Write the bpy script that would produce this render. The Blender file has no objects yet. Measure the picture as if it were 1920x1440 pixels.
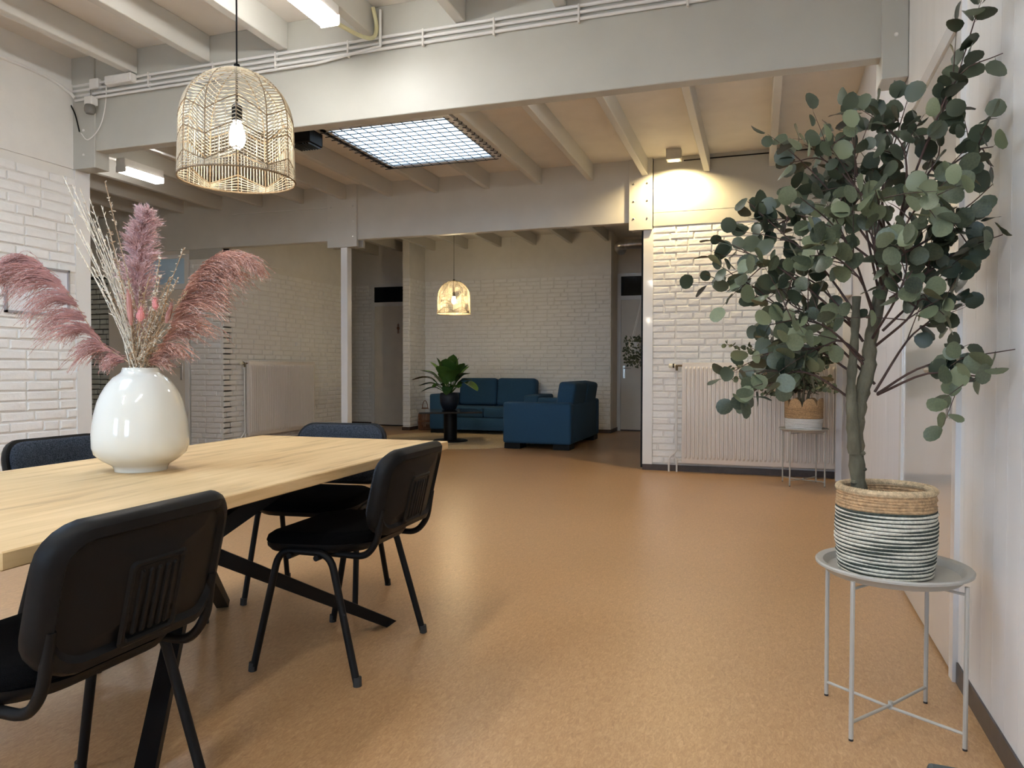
import bpy, bmesh, math, random
from mathutils import Vector, Matrix, Euler
from math import sin, cos, pi, radians

S = bpy.context.scene
COL = S.collection
# ------------------------------------------------------------------ camera
FPX, YAW, PITCH, ROLL, CAMH = 1381.2, .32235838, -.0200358, .0023224, 1.05
_f = Vector((-sin(YAW) * cos(PITCH), cos(YAW) * cos(PITCH), sin(PITCH)))
_r0 = Vector((cos(YAW), sin(YAW), 0)); _u0 = _r0.cross(_f)
RIGHT = cos(ROLL) * _r0 + sin(ROLL) * _u0
UP = -sin(ROLL) * _r0 + cos(ROLL) * _u0
FWD = _f
EYE = Vector((0, 0, CAMH))
cam = bpy.data.objects.new('camera', bpy.data.cameras.new('camera'))
COL.objects.link(cam)
cam.data.sensor_width = 36; cam.data.lens = FPX * 36 / 1920
cam.data.clip_start = .05; cam.data.clip_end = 200
cam.matrix_world = Matrix.Translation(EYE) @ Matrix((RIGHT, UP, -FWD)).transposed().to_4x4()
S.camera = cam
# ------------------------------------------------------------------ view, world, large lights
S.view_settings.view_transform = 'Standard'; S.view_settings.look = 'None'
S.view_settings.exposure = 0.78; S.view_settings.gamma = 1; S.view_settings.use_curve_mapping = False
S.cycles.use_denoising = True
S.cycles.max_bounces = 6; S.cycles.diffuse_bounces = 4; S.cycles.glossy_bounces = 2
S.cycles.use_adaptive_sampling = True; S.cycles.adaptive_threshold = .06
S.cycles.sample_clamp_indirect = 6
TUBE_POWER, BULB_POWER, BULB2_POWER, SPOT_POWER, SKY = 33, 80, 330, 60, 15.5
w = bpy.data.worlds.new('sky'); S.world = w; w.use_nodes = True
nt = w.node_tree; nt.nodes.clear()
_o = nt.nodes.new('ShaderNodeOutputWorld'); _b = nt.nodes.new('ShaderNodeBackground')
_tc = nt.nodes.new('ShaderNodeTexCoord'); _n = nt.nodes.new('ShaderNodeTexNoise'); _cr = nt.nodes.new('ShaderNodeValToRGB')
_n.inputs['Scale'].default_value = 3.2; _n.inputs['Detail'].default_value = 4
_cr.color_ramp.elements[0].position = .42; _cr.color_ramp.elements[0].color = (.43, .64, 1.0, 1)
_cr.color_ramp.elements[1].position = .62; _cr.color_ramp.elements[1].color = (.72, .88, 1.0, 1)
nt.links.new(_tc.outputs['Generated'], _n.inputs['Vector']); nt.links.new(_n.outputs['Fac'], _cr.inputs['Fac'])
nt.links.new(_cr.outputs['Color'], _b.inputs['Color']); nt.links.new(_b.outputs['Background'], _o.inputs['Surface'])
_b.inputs['Strength'].default_value = SKY
# rear windows: (x0, x1, z0, z1) in the wall behind the camera; portals help sample the daylight
WINDOWS = [(-3.9, -2.9, 1.0, 2.3), (-1.2, -.2, 1.0, 2.3)]
REAR = -3.4
SK = (-3.50, -2.40, 5.46, 6.60)               # skylight in the middle bay
SK2 = (-3.43, -2.29, .25, 1.40)               # its twin in the front bay, overhead left of the camera
def portal(name, loc, rot, sx, sy):
    l = bpy.data.lights.new(name, 'AREA'); l.shape = 'RECTANGLE'; l.size = sx; l.size_y = sy; l.cycles.is_portal = True
    o = bpy.data.objects.new(name, l); o.location = loc; o.rotation_euler = rot; COL.objects.link(o)
for i, (a, b, c, d) in enumerate(WINDOWS):
    portal('window_portal', ((a + b) / 2, REAR - .16, (c + d) / 2), (radians(90), 0, 0), b - a, d - c)
for a, b, c, d in (SK, SK2): portal('skylight_portal', ((a + b) / 2, (c + d) / 2, 3.46), (0, 0, 0), b - a, d - c)

# ------------------------------------------------------------------ helpers
def ray(px, py):
    return RIGHT * ((px - 960) / FPX) - UP * ((py - 720) / FPX) + FWD
def at(px, py, ax, v):
    d = ray(px, py); i = 'XYZ'.index(ax); return EYE + d * ((v - EYE[i]) / d[i])
def proj(p):
    d = Vector(p) - EYE; z = d.dot(FWD)
    return (960 + FPX * d.dot(RIGHT) / z, 720 - FPX * d.dot(UP) / z, z) if z > .05 else (-9999, -9999, z)

def nodes(name):
    m = bpy.data.materials.new(name); m.use_nodes = True
    t = m.node_tree; b = t.nodes['Principled BSDF']; return m, t, b
def mat(name, col, rough=.5, metal=0, noise=None, amt=.12, bump=0, bscale=None, stretch=(1, 1, 1), spec=None, rnd=0, coat=0, col2=None, detail=4, sub=0):
    """procedural material: base colour varied by a noise, optional bump and per-object variation"""
    m, t, b = nodes(name)
    b.inputs['Roughness'].default_value = rough; b.inputs['Metallic'].default_value = metal
    b.inputs['Base Color'].default_value = (*col, 1)
    if spec is not None: b.inputs['Specular IOR Level'].default_value = spec
    if coat: b.inputs['Coat Weight'].default_value = coat; b.inputs['Coat Roughness'].default_value = .06
    L = t.links.new
    tc = t.nodes.new('ShaderNodeTexCoord'); mp = t.nodes.new('ShaderNodeMapping'); mp.inputs['Scale'].default_value = stretch
    L(tc.outputs['Object'], mp.inputs['Vector'])
    out = None
    if noise:
        n = t.nodes.new('ShaderNodeTexNoise'); n.inputs['Scale'].default_value = noise; n.inputs['Detail'].default_value = detail
        L(mp.outputs['Vector'], n.inputs['Vector'])
        cr = t.nodes.new('ShaderNodeValToRGB'); e = cr.color_ramp.elements
        e[0].position = .3; e[1].position = .7
        lo = tuple(c * (1 - amt) for c in col); hi = col2 or tuple(min(1, c * (1 + amt)) for c in col)
        e[0].color = (*lo, 1); e[1].color = (*hi, 1)
        L(n.outputs['Fac'], cr.inputs['Fac']); out = cr.outputs['Color']
        L(out, b.inputs['Base Color'])
    if rnd:
        oi = t.nodes.new('ShaderNodeObjectInfo'); hs = t.nodes.new('ShaderNodeHueSaturation')
        mr = t.nodes.new('ShaderNodeMapRange'); mr.inputs['To Min'].default_value = 1 - rnd; mr.inputs['To Max'].default_value = 1 + rnd
        L(oi.outputs['Random'], mr.inputs['Value']); L(mr.outputs['Result'], hs.inputs['Value'])
        if out: L(out, hs.inputs['Color'])
        else: hs.inputs['Color'].default_value = (*col, 1)
        L(hs.outputs['Color'], b.inputs['Base Color'])
    if bump:
        n2 = t.nodes.new('ShaderNodeTexNoise'); n2.inputs['Scale'].default_value = bscale or (noise or 20) * 3; n2.inputs['Detail'].default_value = 5
        L(mp.outputs['Vector'], n2.inputs['Vector'])
        bp = t.nodes.new('ShaderNodeBump'); bp.inputs['Strength'].default_value = bump; bp.inputs['Distance'].default_value = .01
        L(n2.outputs['Fac'], bp.inputs['Height']); L(bp.outputs['Normal'], b.inputs['Normal'])
    return m
def emit(name, col, s):
    m, t, b = nodes(name)
    b.inputs['Base Color'].default_value = (*col, 1); b.inputs['Emission Color'].default_value = (*col, 1); b.inputs['Emission Strength'].default_value = s
    return m
def glass_mat(name, tint=(.95, .98, 1), refl=.08):
    m, t, b = nodes(name); t.nodes.remove(b)
    tr = t.nodes.new('ShaderNodeBsdfTransparent'); tr.inputs['Color'].default_value = (*tint, 1)
    gl = t.nodes.new('ShaderNodeBsdfGlossy'); gl.inputs['Roughness'].default_value = .03
    mx = t.nodes.new('ShaderNodeMixShader'); mx.inputs['Fac'].default_value = refl
    t.links.new(tr.outputs[0], mx.inputs[1]); t.links.new(gl.outputs[0], mx.inputs[2])
    t.links.new(mx.outputs[0], t.nodes['Material Output'].inputs['Surface']); return m

M = {}
M['paint'] = mat('white_wall_paint', (.77, .755, .72), .55, noise=6, amt=.03, bump=.12, bscale=60)
M['brick'] = mat('painted_brick', (.84, .835, .82), .5, noise=9, amt=.04, bump=.5, bscale=38, rnd=.02)
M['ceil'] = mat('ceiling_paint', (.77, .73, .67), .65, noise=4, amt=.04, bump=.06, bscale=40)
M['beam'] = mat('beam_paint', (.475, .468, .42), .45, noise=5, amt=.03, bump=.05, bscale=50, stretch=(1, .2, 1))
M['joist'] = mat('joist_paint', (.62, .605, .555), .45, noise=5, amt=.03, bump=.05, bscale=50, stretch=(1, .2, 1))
M['gloss'] = mat('gloss_white_paint', (.78, .775, .76), .3, noise=5, amt=.02, coat=.5)
M['doorgloss'] = mat('high_gloss_door_paint', (.76, .75, .73), .16, noise=3, amt=.02, coat=.8, spec=.7)
M['bluepanel'] = mat('pale_grey_panel', (.66, .66, .69), .4, noise=14, amt=.03, stretch=(1, 1, .15))
M['board'] = mat('wall_board_paint', (.83, .82, .80), .4, noise=10, amt=.03, stretch=(1, 1, .1), bump=.05)
M['darkbase'] = mat('dark_brown_baseboard', (.055, .035, .028), .4, noise=20, amt=.2)
M['greybase'] = mat('dark_grey_baseboard', (.07, .06, .06), .35, noise=20, amt=.2)
M['plaster'] = mat('beige_door_paint', (.72, .665, .58), .45, noise=6, amt=.03)
M['glazed'] = mat('grey_green_glazed_brick', (.50, .53, .48), .3, noise=12, amt=.10, rnd=.08)
M['darkmortar'] = mat('black_mortar', (.025, .03, .028), .8, noise=40, amt=.2)
M['glass'] = glass_mat('window_glass')
def opal_mat(name, tint, fac):
    m, t, b = nodes(name); t.nodes.remove(b)
    tr = t.nodes.new('ShaderNodeBsdfTransparent'); tl = t.nodes.new('ShaderNodeBsdfTranslucent'); tl.inputs['Color'].default_value = (*tint, 1); tr.inputs['Color'].default_value = (*tint, 1)
    mx = t.nodes.new('ShaderNodeMixShader'); mx.inputs['Fac'].default_value = fac
    t.links.new(tr.outputs[0], mx.inputs[1]); t.links.new(tl.outputs[0], mx.inputs[2]); t.links.new(mx.outputs[0], t.nodes['Material Output'].inputs['Surface']); return m
M['opal'] = opal_mat('opal_skylight_sheet', (.92, .94, .96), .6)
M['opalgrey'] = opal_mat('dimmed_skylight_sheet', (.46, .455, .44), .75)  # tint darkened to hold down the sky glare behind the wires
M['darkglass'] = mat('dark_glass', (.012, .014, .016), .08)
M['bluglass'] = mat('sky_reflection_glass', (.52, .72, .90), .12, noise=4, amt=.1)  # opaque pane with the sky reflection painted in as pale blue
M['radiator'] = mat('radiator_enamel', (.72, .665, .61), .32, noise=3, amt=.015)
M['pipe'] = mat('white_pipe_paint', (.76, .75, .73), .35, noise=8, amt=.03)
M['brass'] = mat('brass_valve', (.22, .17, .10), .35, .9, noise=30, amt=.2)
M['ivory'] = mat('ivory_plastic', (.78, .74, .58), .4, noise=20, amt=.03)
M['wplastic'] = mat('white_plastic', (.75, .73, .69), .4, noise=20, amt=.03)
M['yplastic'] = mat('yellowed_cable', (.66, .63, .38), .45, noise=20, amt=.05)
M['black'] = mat('black_plastic', (.0035, .0035, .004), .5, noise=60, amt=.15, bump=.04, bscale=500, spec=.2)
M['blackmetal'] = mat('black_powder_coat', (.0035, .0035, .004), .5, noise=60, amt=.1, bump=.03, bscale=300, spec=.22)
M['fabric'] = mat('charcoal_blue_fabric', (.010, .014, .021), .95, noise=260, amt=.6, bump=.5, bscale=400, col2=(.055, .068, .09), spec=.15)
M['seatfab'] = mat('black_seat_fabric', (.0025, .0025, .003), 1, noise=400, amt=.4, bump=.5, bscale=600, spec=.08)
M['steel'] = mat('brushed_steel', (.55, .54, .52), .3, 1, noise=30, amt=.1)
M['duct'] = mat('galvanised_duct', (.42, .40, .38), .32, .95, noise=8, amt=.2)
M['grille'] = mat('dark_mesh_wire', (.03, .032, .036), .5, .3, noise=40, amt=.2)
M['traystand'] = mat('beige_grey_metal', (.43, .41, .36), .4, noise=30, amt=.03)
M['footcap'] = mat('black_rubber', (.02, .02, .02), .7, noise=50, amt=.1)
M['sofa'] = mat('petrol_blue_fabric', (.022, .078, .160), .9, noise=160, amt=.25, bump=.3, bscale=500)
M['smoke'] = mat('smoked_glass', (.02, .02, .022), .12, noise=3, amt=.1)
M['jute'] = mat('jute_weave', (.60, .46, .28), .9, noise=120, amt=.3, bump=.6, bscale=150)
M['rattan'] = mat('dark_rattan', (.20, .085, .04), .6, noise=60, amt=.25)
M['vase'] = mat('cream_glazed_ceramic', (.69, .675, .60), .10, noise=3, amt=.02, coat=.6)
M['cane'] = mat('paper_cord_cane', (.52, .46, .35), .75, noise=80, amt=.15)
M['caneframe'] = mat('brown_cane_frame', (.22, .155, .09), .7, noise=80, amt=.2)
M['raffia'] = mat('natural_raffia', (.48, .31, .16), .8, noise=90, amt=.3, bump=.5, bscale=160)
M['rim'] = mat('pale_raffia_rim', (.60, .45, .27), .8, noise=90, amt=.25, bump=.5, bscale=160)
M['cream'] = mat('cream_rope', (.74, .70, .58), .85, noise=110, amt=.14, bump=.7, bscale=170)
M['green'] = mat('dark_green_rope', (.045, .055, .042), .85, noise=110, amt=.4, bump=.6, bscale=170)
M['whiterope'] = mat('white_cotton_rope', (.80, .79, .77), .85, noise=100, amt=.05, bump=.6, bscale=170)
M['bark'] = mat('green_grey_bark', (.115, .105, .068), .85, noise=25, amt=.35, bump=.8, bscale=55, stretch=(1, 1, .5))
M['twig'] = mat('red_brown_twig', (.07, .038, .030), .7, noise=60, amt=.3)
M['soil'] = mat('dark_moss_soil', (.04, .028, .018), .95, noise=60, amt=.4, bump=.8)
M['pink'] = mat('dusty_pink_plume', (.36, .145, .11), .9, noise=14, amt=.35, col2=(.55, .28, .24))
M['rose'] = mat('pale_rose_plume', (.60, .30, .27), .9, noise=40, amt=.25, col2=(.80, .55, .55))
M['peach'] = mat('peach_pink_plume', (.44, .19, .135), .9, noise=16, amt=.35, col2=(.68, .38, .28))
M['pinktip'] = mat('pink_plume_tips', (.70, .48, .45), .9, noise=30, amt=.2, col2=(.80, .62, .58))
M['rosetip'] = mat('rose_plume_tips', (.86, .68, .69), .9, noise=30, amt=.15, col2=(.88, .74, .74))
M['peachtip'] = mat('peach_plume_tips', (.76, .50, .42), .9, noise=30, amt=.2, col2=(.86, .66, .58))
M['straw'] = mat('bleached_straw', (.62, .545, .43), .85, noise=50, amt=.25)
M['strawd'] = mat('brown_dry_stem', (.36, .24, .14), .85, noise=50, amt=.35)
M['bunny'] = mat('coral_pink_tail', (.66, .26, .25), .9, noise=60, amt=.2)
M['paper'] = mat('white_paper', (.78, .79, .82), .6, noise=5, amt=.02)
M['silver'] = mat('silver_frame', (.40, .40, .44), .35, .6, noise=20, amt=.1)
M['tube'] = emit('fluorescent_diffuser', (1.0, .985, .95), TUBE_POWER)
M['bulb'] = emit('frosted_bulb_lit', (1.0, .91, .74), BULB_POWER)
M['bulb2'] = emit('warm_bulb_lit', (1.0, .80, .48), BULB2_POWER)
M['leafsm'] = mat('small_leaf_green', (.060, .085, .040), .6, noise=14, amt=.4, col2=(.15, .18, .10))
M['trail'] = mat('trailing_leaf_green', (.07, .095, .045), .6, noise=30, amt=.4, col2=(.16, .18, .10))
M['bag'] = mat('dark_slate_lid', (.05, .06, .058), .6, noise=10, amt=.1)
M['paving'] = mat('grey_paving', (.30, .29, .28), .9, noise=3, amt=.1)
def leaf_mat(name, a, b_, rough=.42, noise=9):
    m, t, b = nodes(name); L = t.links.new
    b.inputs['Roughness'].default_value = rough
    oi = t.nodes.new('ShaderNodeObjectInfo'); tc = t.nodes.new('ShaderNodeTexCoord'); n = t.nodes.new('ShaderNodeTexNoise'); n.inputs['Scale'].default_value = noise
    L(tc.outputs['Object'], n.inputs['Vector'])
    ad = t.nodes.new('ShaderNodeMath'); ad.operation = 'MULTIPLY_ADD'; ad.inputs[1].default_value = .5; L(n.outputs['Fac'], ad.inputs[0]); L(oi.outputs['Random'], ad.inputs[2])
    cr = t.nodes.new('ShaderNodeValToRGB'); e = cr.color_ramp.elements; e[0].position = .2; e[1].position = 1.0
    e[0].color = (*a, 1); e[1].color = (*b_, 1); L(ad.outputs[0], cr.inputs['Fac']); L(cr.outputs['Color'], b.inputs['Base Color'])
    return m
M['leaf'] = leaf_mat('eucalyptus_leaf', (.022, .034, .022), (.165, .19, .105))
M['bigleaf'] = leaf_mat('glossy_plant_leaf', (.022, .062, .016), (.09, .19, .04), .22)

def floor_mat():
    m, t, b = nodes('marbled_linoleum'); L = t.links.new
    tc = t.nodes.new('ShaderNodeTexCoord')
    n1 = t.nodes.new('ShaderNodeTexNoise'); n1.inputs['Scale'].default_value = 42; n1.inputs['Detail'].default_value = 9; n1.inputs['Roughness'].default_value = .72; n1.inputs['Distortion'].default_value = 1.4
    mp = t.nodes.new('ShaderNodeMapping'); mp.inputs['Scale'].default_value = (2.4, .75, 1); L(tc.outputs['Object'], mp.inputs['Vector']); L(mp.outputs['Vector'], n1.inputs['Vector'])
    n2 = t.nodes.new('ShaderNodeTexNoise'); n2.inputs['Scale'].default_value = .8; n2.inputs['Detail'].default_value = 3; L(tc.outputs['Object'], n2.inputs['Vector'])
    c1 = t.nodes.new('ShaderNodeValToRGB'); e = c1.color_ramp.elements
    e[0].position = .32; e[0].color = (.37, .205, .092, 1); e[1].position = .68; e[1].color = (.62, .39, .205, 1)
    x = e.new(.5); x.color = (.49, .29, .138, 1)
    c2 = t.nodes.new('ShaderNodeValToRGB'); c2.color_ramp.elements[0].color = (.86, .86, .86, 1); c2.color_ramp.elements[1].color = (1.08, 1.08, 1.08, 1)
    mx = t.nodes.new('ShaderNodeMix'); mx.data_type = 'RGBA'; mx.blend_type = 'MULTIPLY'; mx.inputs['Factor'].default_value = 1
    L(n1.outputs['Fac'], c1.inputs['Fac']); L(n2.outputs['Fac'], c2.inputs['Fac']); L(c1.outputs['Color'], mx.inputs['A']); L(c2.outputs['Color'], mx.inputs['B']); L(mx.outputs['Result'], b.inputs['Base Color'])
    mr = t.nodes.new('ShaderNodeMapRange'); mr.inputs['To Min'].default_value = .24; mr.inputs['To Max'].default_value = .38; L(n1.outputs['Fac'], mr.inputs['Value']); L(mr.outputs['Result'], b.inputs['Roughness'])
    bp = t.nodes.new('ShaderNodeBump'); bp.inputs['Strength'].default_value = .03; bp.inputs['Distance'].default_value = .01; L(n1.outputs['Fac'], bp.inputs['Height']); L(bp.outputs['Normal'], b.inputs['Normal'])
    return m
M['floor'] = floor_mat()
def oak_mat():
    m, t, b = nodes('oak_veneer'); L = t.links.new
    tc = t.nodes.new('ShaderNodeTexCoord'); mp = t.nodes.new('ShaderNodeMapping'); mp.inputs['Scale'].default_value = (9, .8, 9)
    L(tc.outputs['Object'], mp.inputs['Vector'])
    n = t.nodes.new('ShaderNodeTexNoise'); n.inputs['Scale'].default_value = 2.2; n.inputs['Detail'].default_value = 8; n.inputs['Roughness'].default_value = .65; n.inputs['Distortion'].default_value = .6; L(mp.outputs['Vector'], n.inputs['Vector'])
    cr = t.nodes.new('ShaderNodeValToRGB'); e = cr.color_ramp.elements
    e[0].position = .28; e[0].color = (.33, .20, .085, 1); e[1].position = .66; e[1].color = (.67, .48, .255, 1); x = e.new(.45); x.color = (.575, .395, .19, 1)
    L(n.outputs['Fac'], cr.inputs['Fac']); L(cr.outputs['Color'], b.inputs['Base Color']); b.inputs['Roughness'].default_value = .5
    bp = t.nodes.new('ShaderNodeBump'); bp.inputs['Strength'].default_value = .08; bp.inputs['Distance'].default_value = .01; L(n.outputs['Fac'], bp.inputs['Height']); L(bp.outputs['Normal'], b.inputs['Normal'])
    return m
M['oak'] = oak_mat()

def tag(o, label=None, cat=None, group=None, kind=None):
    if label: o['label'] = label
    if cat: o['category'] = cat
    if group: o['group'] = group
    if kind: o['kind'] = kind
    return o
def WM(o):
    m = o.matrix_basis.copy()
    while o.parent: o = o.parent; m = o.matrix_basis @ m
    return m
def thing(name, label, cat, loc=(0, 0, 0), rz=0, group=None):
    o = bpy.data.objects.new(name, None); o.empty_display_size = .1; COL.objects.link(o)
    o.location = loc; o.rotation_euler = (0, 0, rz)
    return tag(o, label, cat, group)
def link(name, me, m=None, parent=None, smooth=False, mtx=None):
    o = bpy.data.objects.new(name, me); COL.objects.link(o)
    if m is not None and not me.materials: me.materials.append(M[m] if isinstance(m, str) else m)
    if parent: o.parent = parent
    if mtx is not None: o.matrix_basis = mtx
    if smooth:
        for p in me.polygons: p.use_smooth = True
    return o
class MB:
    """collects shapes; build() links them as ONE mesh object"""
    def __init__(s): s.v = []; s.f = []
    def add(s, vs, fs, mtx=None):
        n = len(s.v)
        s.v += [tuple(mtx @ Vector(v)) for v in vs] if mtx is not None else [tuple(v) for v in vs]
        s.f += [tuple(i + n for i in f) for f in fs]; return s
    def box(s, x0, x1, y0, y1, z0, z1, mtx=None):
        return s.add([(x0, y0, z0), (x1, y0, z0), (x1, y1, z0), (x0, y1, z0), (x0, y0, z1), (x1, y0, z1), (x1, y1, z1), (x0, y1, z1)],
                     [(0, 3, 2, 1), (4, 5, 6, 7), (0, 1, 5, 4), (1, 2, 6, 5), (2, 3, 7, 6), (3, 0, 4, 7)], mtx)
    def rbox(s, x0, x1, y0, y1, z0, z1, r=.01, seg=2, mtx=None):
        bm = bmesh.new(); bmesh.ops.create_cube(bm, size=1)
        for v in bm.verts: v.co = Vector(((x0 + x1) / 2 + v.co.x * (x1 - x0), (y0 + y1) / 2 + v.co.y * (y1 - y0), (z0 + z1) / 2 + v.co.z * (z1 - z0)))
        r = min(r, .49 * min(abs(x1 - x0), abs(y1 - y0), abs(z1 - z0)))
        bmesh.ops.bevel(bm, geom=bm.edges[:], offset=r, segments=seg, profile=.5, affect='EDGES')
        bm.verts.index_update()
        s.add([v.co.copy() for v in bm.verts], [[v.index for v in f.verts] for f in bm.faces], mtx); bm.free(); return s
    def tube(s, pts, r, n=8, caps=True, closed=False, mtx=None):
        pts = [Vector(p) for p in pts]; N = len(pts)
        rr = r if isinstance(r, (list, tuple)) else [r] * N
        vs = []; fs = []; prev = None
        for i, p in enumerate(pts):
            a = pts[(i - 1) % N] if (i or closed) else p; b = pts[(i + 1) % N] if (i < N - 1 or closed) else p
            t = (b - a); t = t.normalized() if t.length > 1e-9 else Vector((0, 0, 1))
            if prev is None:
                k = Vector((0, 0, 1)) if abs(t.z) < .9 else Vector((1, 0, 0)); u = t.cross(k).normalized()
            else:
                u = prev - t * prev.dot(t); u = u.normalized() if u.length > 1e-6 else t.orthogonal().normalized()
            prev = u; q = t.cross(u)
            for k in range(n):
                an = 2 * pi * k / n; vs.append(p + (u * cos(an) + q * sin(an)) * rr[i])
        for i in range(N if closed else N - 1):
            j = (i + 1) % N
            for k in range(n):
                k2 = (k + 1) % n; fs.append((i * n + k, i * n + k2, j * n + k2, j * n + k))
        if caps and not closed:
            fs.append(tuple(range(n))[::-1]); fs.append(tuple((N - 1) * n + k for k in range(n)))
        return s.add(vs, fs, mtx)
    def lathe(s, prof, n=32, c=(0, 0, 0), mtx=None, cap=True):
        vs = []; fs = []
        for r, z in prof:
            for k in range(n):
                a = 2 * pi * k / n; vs.append((c[0] + r * cos(a), c[1] + r * sin(a), c[2] + z))
        for i in range(len(prof) - 1):
            for k in range(n):
                k2 = (k + 1) % n; fs.append((i * n + k, i * n + k2, (i + 1) * n + k2, (i + 1) * n + k))
        if cap:
            fs.append(tuple(range(n))[::-1]); fs.append(tuple((len(prof) - 1) * n + k for k in range(n)))
        return s.add(vs, fs, mtx)
    def ring(s, c, R, r, n=40, m=6, jit=0, rng=None, e=1.0, tilt=(0, 0), squash=1.0):
        vs = []; fs = []
        ph = rng.random() * 6 if rng else 0; ph2 = rng.random() * 6 if rng else 0
        for k in range(n):
            a = 2 * pi * k / n; RR = R + jit * (sin(2 * a + ph) + .6 * sin(5 * a + ph2))
            dz = tilt[0] * cos(a) + tilt[1] * sin(a) + jit * .6 * sin(3 * a + ph2)
            for j in range(m):
                b = 2 * pi * j / m; q = RR + r * cos(b) * e
                vs.append((c[0] + q * cos(a), c[1] + q * sin(a), c[2] + dz + r * sin(b) * squash))
        for k in range(n):
            k2 = (k + 1) % n
            for j in range(m):
                j2 = (j + 1) % m; fs.append((k * m + j, k2 * m + j, k2 * m + j2, k * m + j2))
        return s.add(vs, fs)
    def mesh(s, name):
        me = bpy.data.meshes.new(name); me.from_pydata(s.v, [], s.f); me.update(); return me
    def build(s, name, m, parent=None, smooth=False, world=True, flip=False):
        """world=True: the coordinates are world ones and are taken into the parent's frame"""
        if parent and world:
            inv = WM(parent).inverted(); s.v = [tuple(inv @ Vector(v)) for v in s.v]
        me = s.mesh(name); o = link(name, me, m, parent)
        if smooth:
            me.polygons.foreach_set('use_smooth', [True] * len(me.polygons))
            try: me.set_sharp_from_angle(angle=radians(smooth if smooth is not True else 40))
            except Exception: pass
        return o
def struct(o): o['kind'] = 'structure'; return o
def bez(p, n):
    """smooth curve through control points (Catmull-Rom), n steps per span"""
    p = [Vector(q) for q in p]; out = []
    for i in range(len(p) - 1):
        a = p[i - 1] if i else p[i] * 2 - p[i + 1]; b, c = p[i], p[i + 1]; d = p[i + 2] if i + 2 < len(p) else p[i + 1] * 2 - p[i]
        for k in range(n):
            t = k / n; out.append(.5 * ((2 * b) + (c - a) * t + (2 * a - 5 * b + 4 * c - d) * t * t + (3 * b - a - 3 * c + d) * t ** 3))
    out.append(p[-1]); return out
def copy_tree(o, parent=None):
    c = o.copy(); COL.objects.link(c); c.parent = parent
    for ch in o.children: copy_tree(ch, c)
    return c
def arc_path(pts, r, n=5):
    """polyline with rounded corners"""
    pts = [Vector(p) for p in pts]; out = [pts[0]]
    for i in range(1, len(pts) - 1):
        a, b, c = pts[i - 1], pts[i], pts[i + 1]; d1 = (a - b); d2 = (c - b); q = min(r, d1.length * .48, d2.length * .48)
        s0 = b + d1.normalized() * q; s1 = b + d2.normalized() * q
        for k in range(n + 1):
            t = k / n; out.append((1 - t) ** 2 * s0 + 2 * t * (1 - t) * b + t * t * s1)
    out.append(pts[-1]); return out

# ------------------------------------------------------------------ setting: planes of the place
YA, YB, YF, YD = 4.0, 7.75, 12.0, 12.6        # beam A, beam B, sofa wall, far door wall
XL, XML = -4.62, -6.49                        # left wall, wall of the far radiator
ZA, ZJ, ZC = 2.572, 3.06, 3.235               # beam bottom, joist bottom, ceiling
def XR(y): return .604 + .0195 * y            # right wall
RWROT = -math.atan(.0195)

fl = struct(MB().box(-9.5, 1.3, REAR - .1, 13.2, -.1, 0).build('floor', 'floor'))
struct(MB().box(-30, 20, -30, REAR - .2, -.25, -.15).build('floor_outside', 'paving'))

# bricks -----------------------------------------------------------------
rngB = random.Random(7)
def brick_mesh(L, H, D, rng, bev=.007):
    """12..30 triangles: a box with a chamfered, slightly uneven front; x along wall, -y outward, z up"""
    j = lambda a: rng.uniform(-a, a)
    b0 = [(-L / 2, 0, -H / 2), (L / 2, 0, -H / 2), (L / 2, 0, H / 2), (-L / 2, 0, H / 2)]
    b1 = [(x + j(.002), -D * .55 + j(.001), z + j(.0025)) for x, _, z in b0]
    b2 = [(x - math.copysign(bev, x) + j(.003), -D + j(.0018), z - math.copysign(bev, z) + j(.002)) for x, _, z in b0]
    f = []
    for k in range(4):
        k2 = (k + 1) % 4; f += [(k, k2, 4 + k2, 4 + k), (4 + k, 4 + k2, 8 + k2, 8 + k)]
    f.append((8, 9, 10, 11))
    return b0 + b1 + b2, f
BRH, BRP, BRL, BRD = .0570, .0683, .226, .0115
_bv = {L: [brick_mesh(L, BRH, BRD, rngB) for _ in range(5)] for L in (BRL, .108)}
_bm = {}
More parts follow.
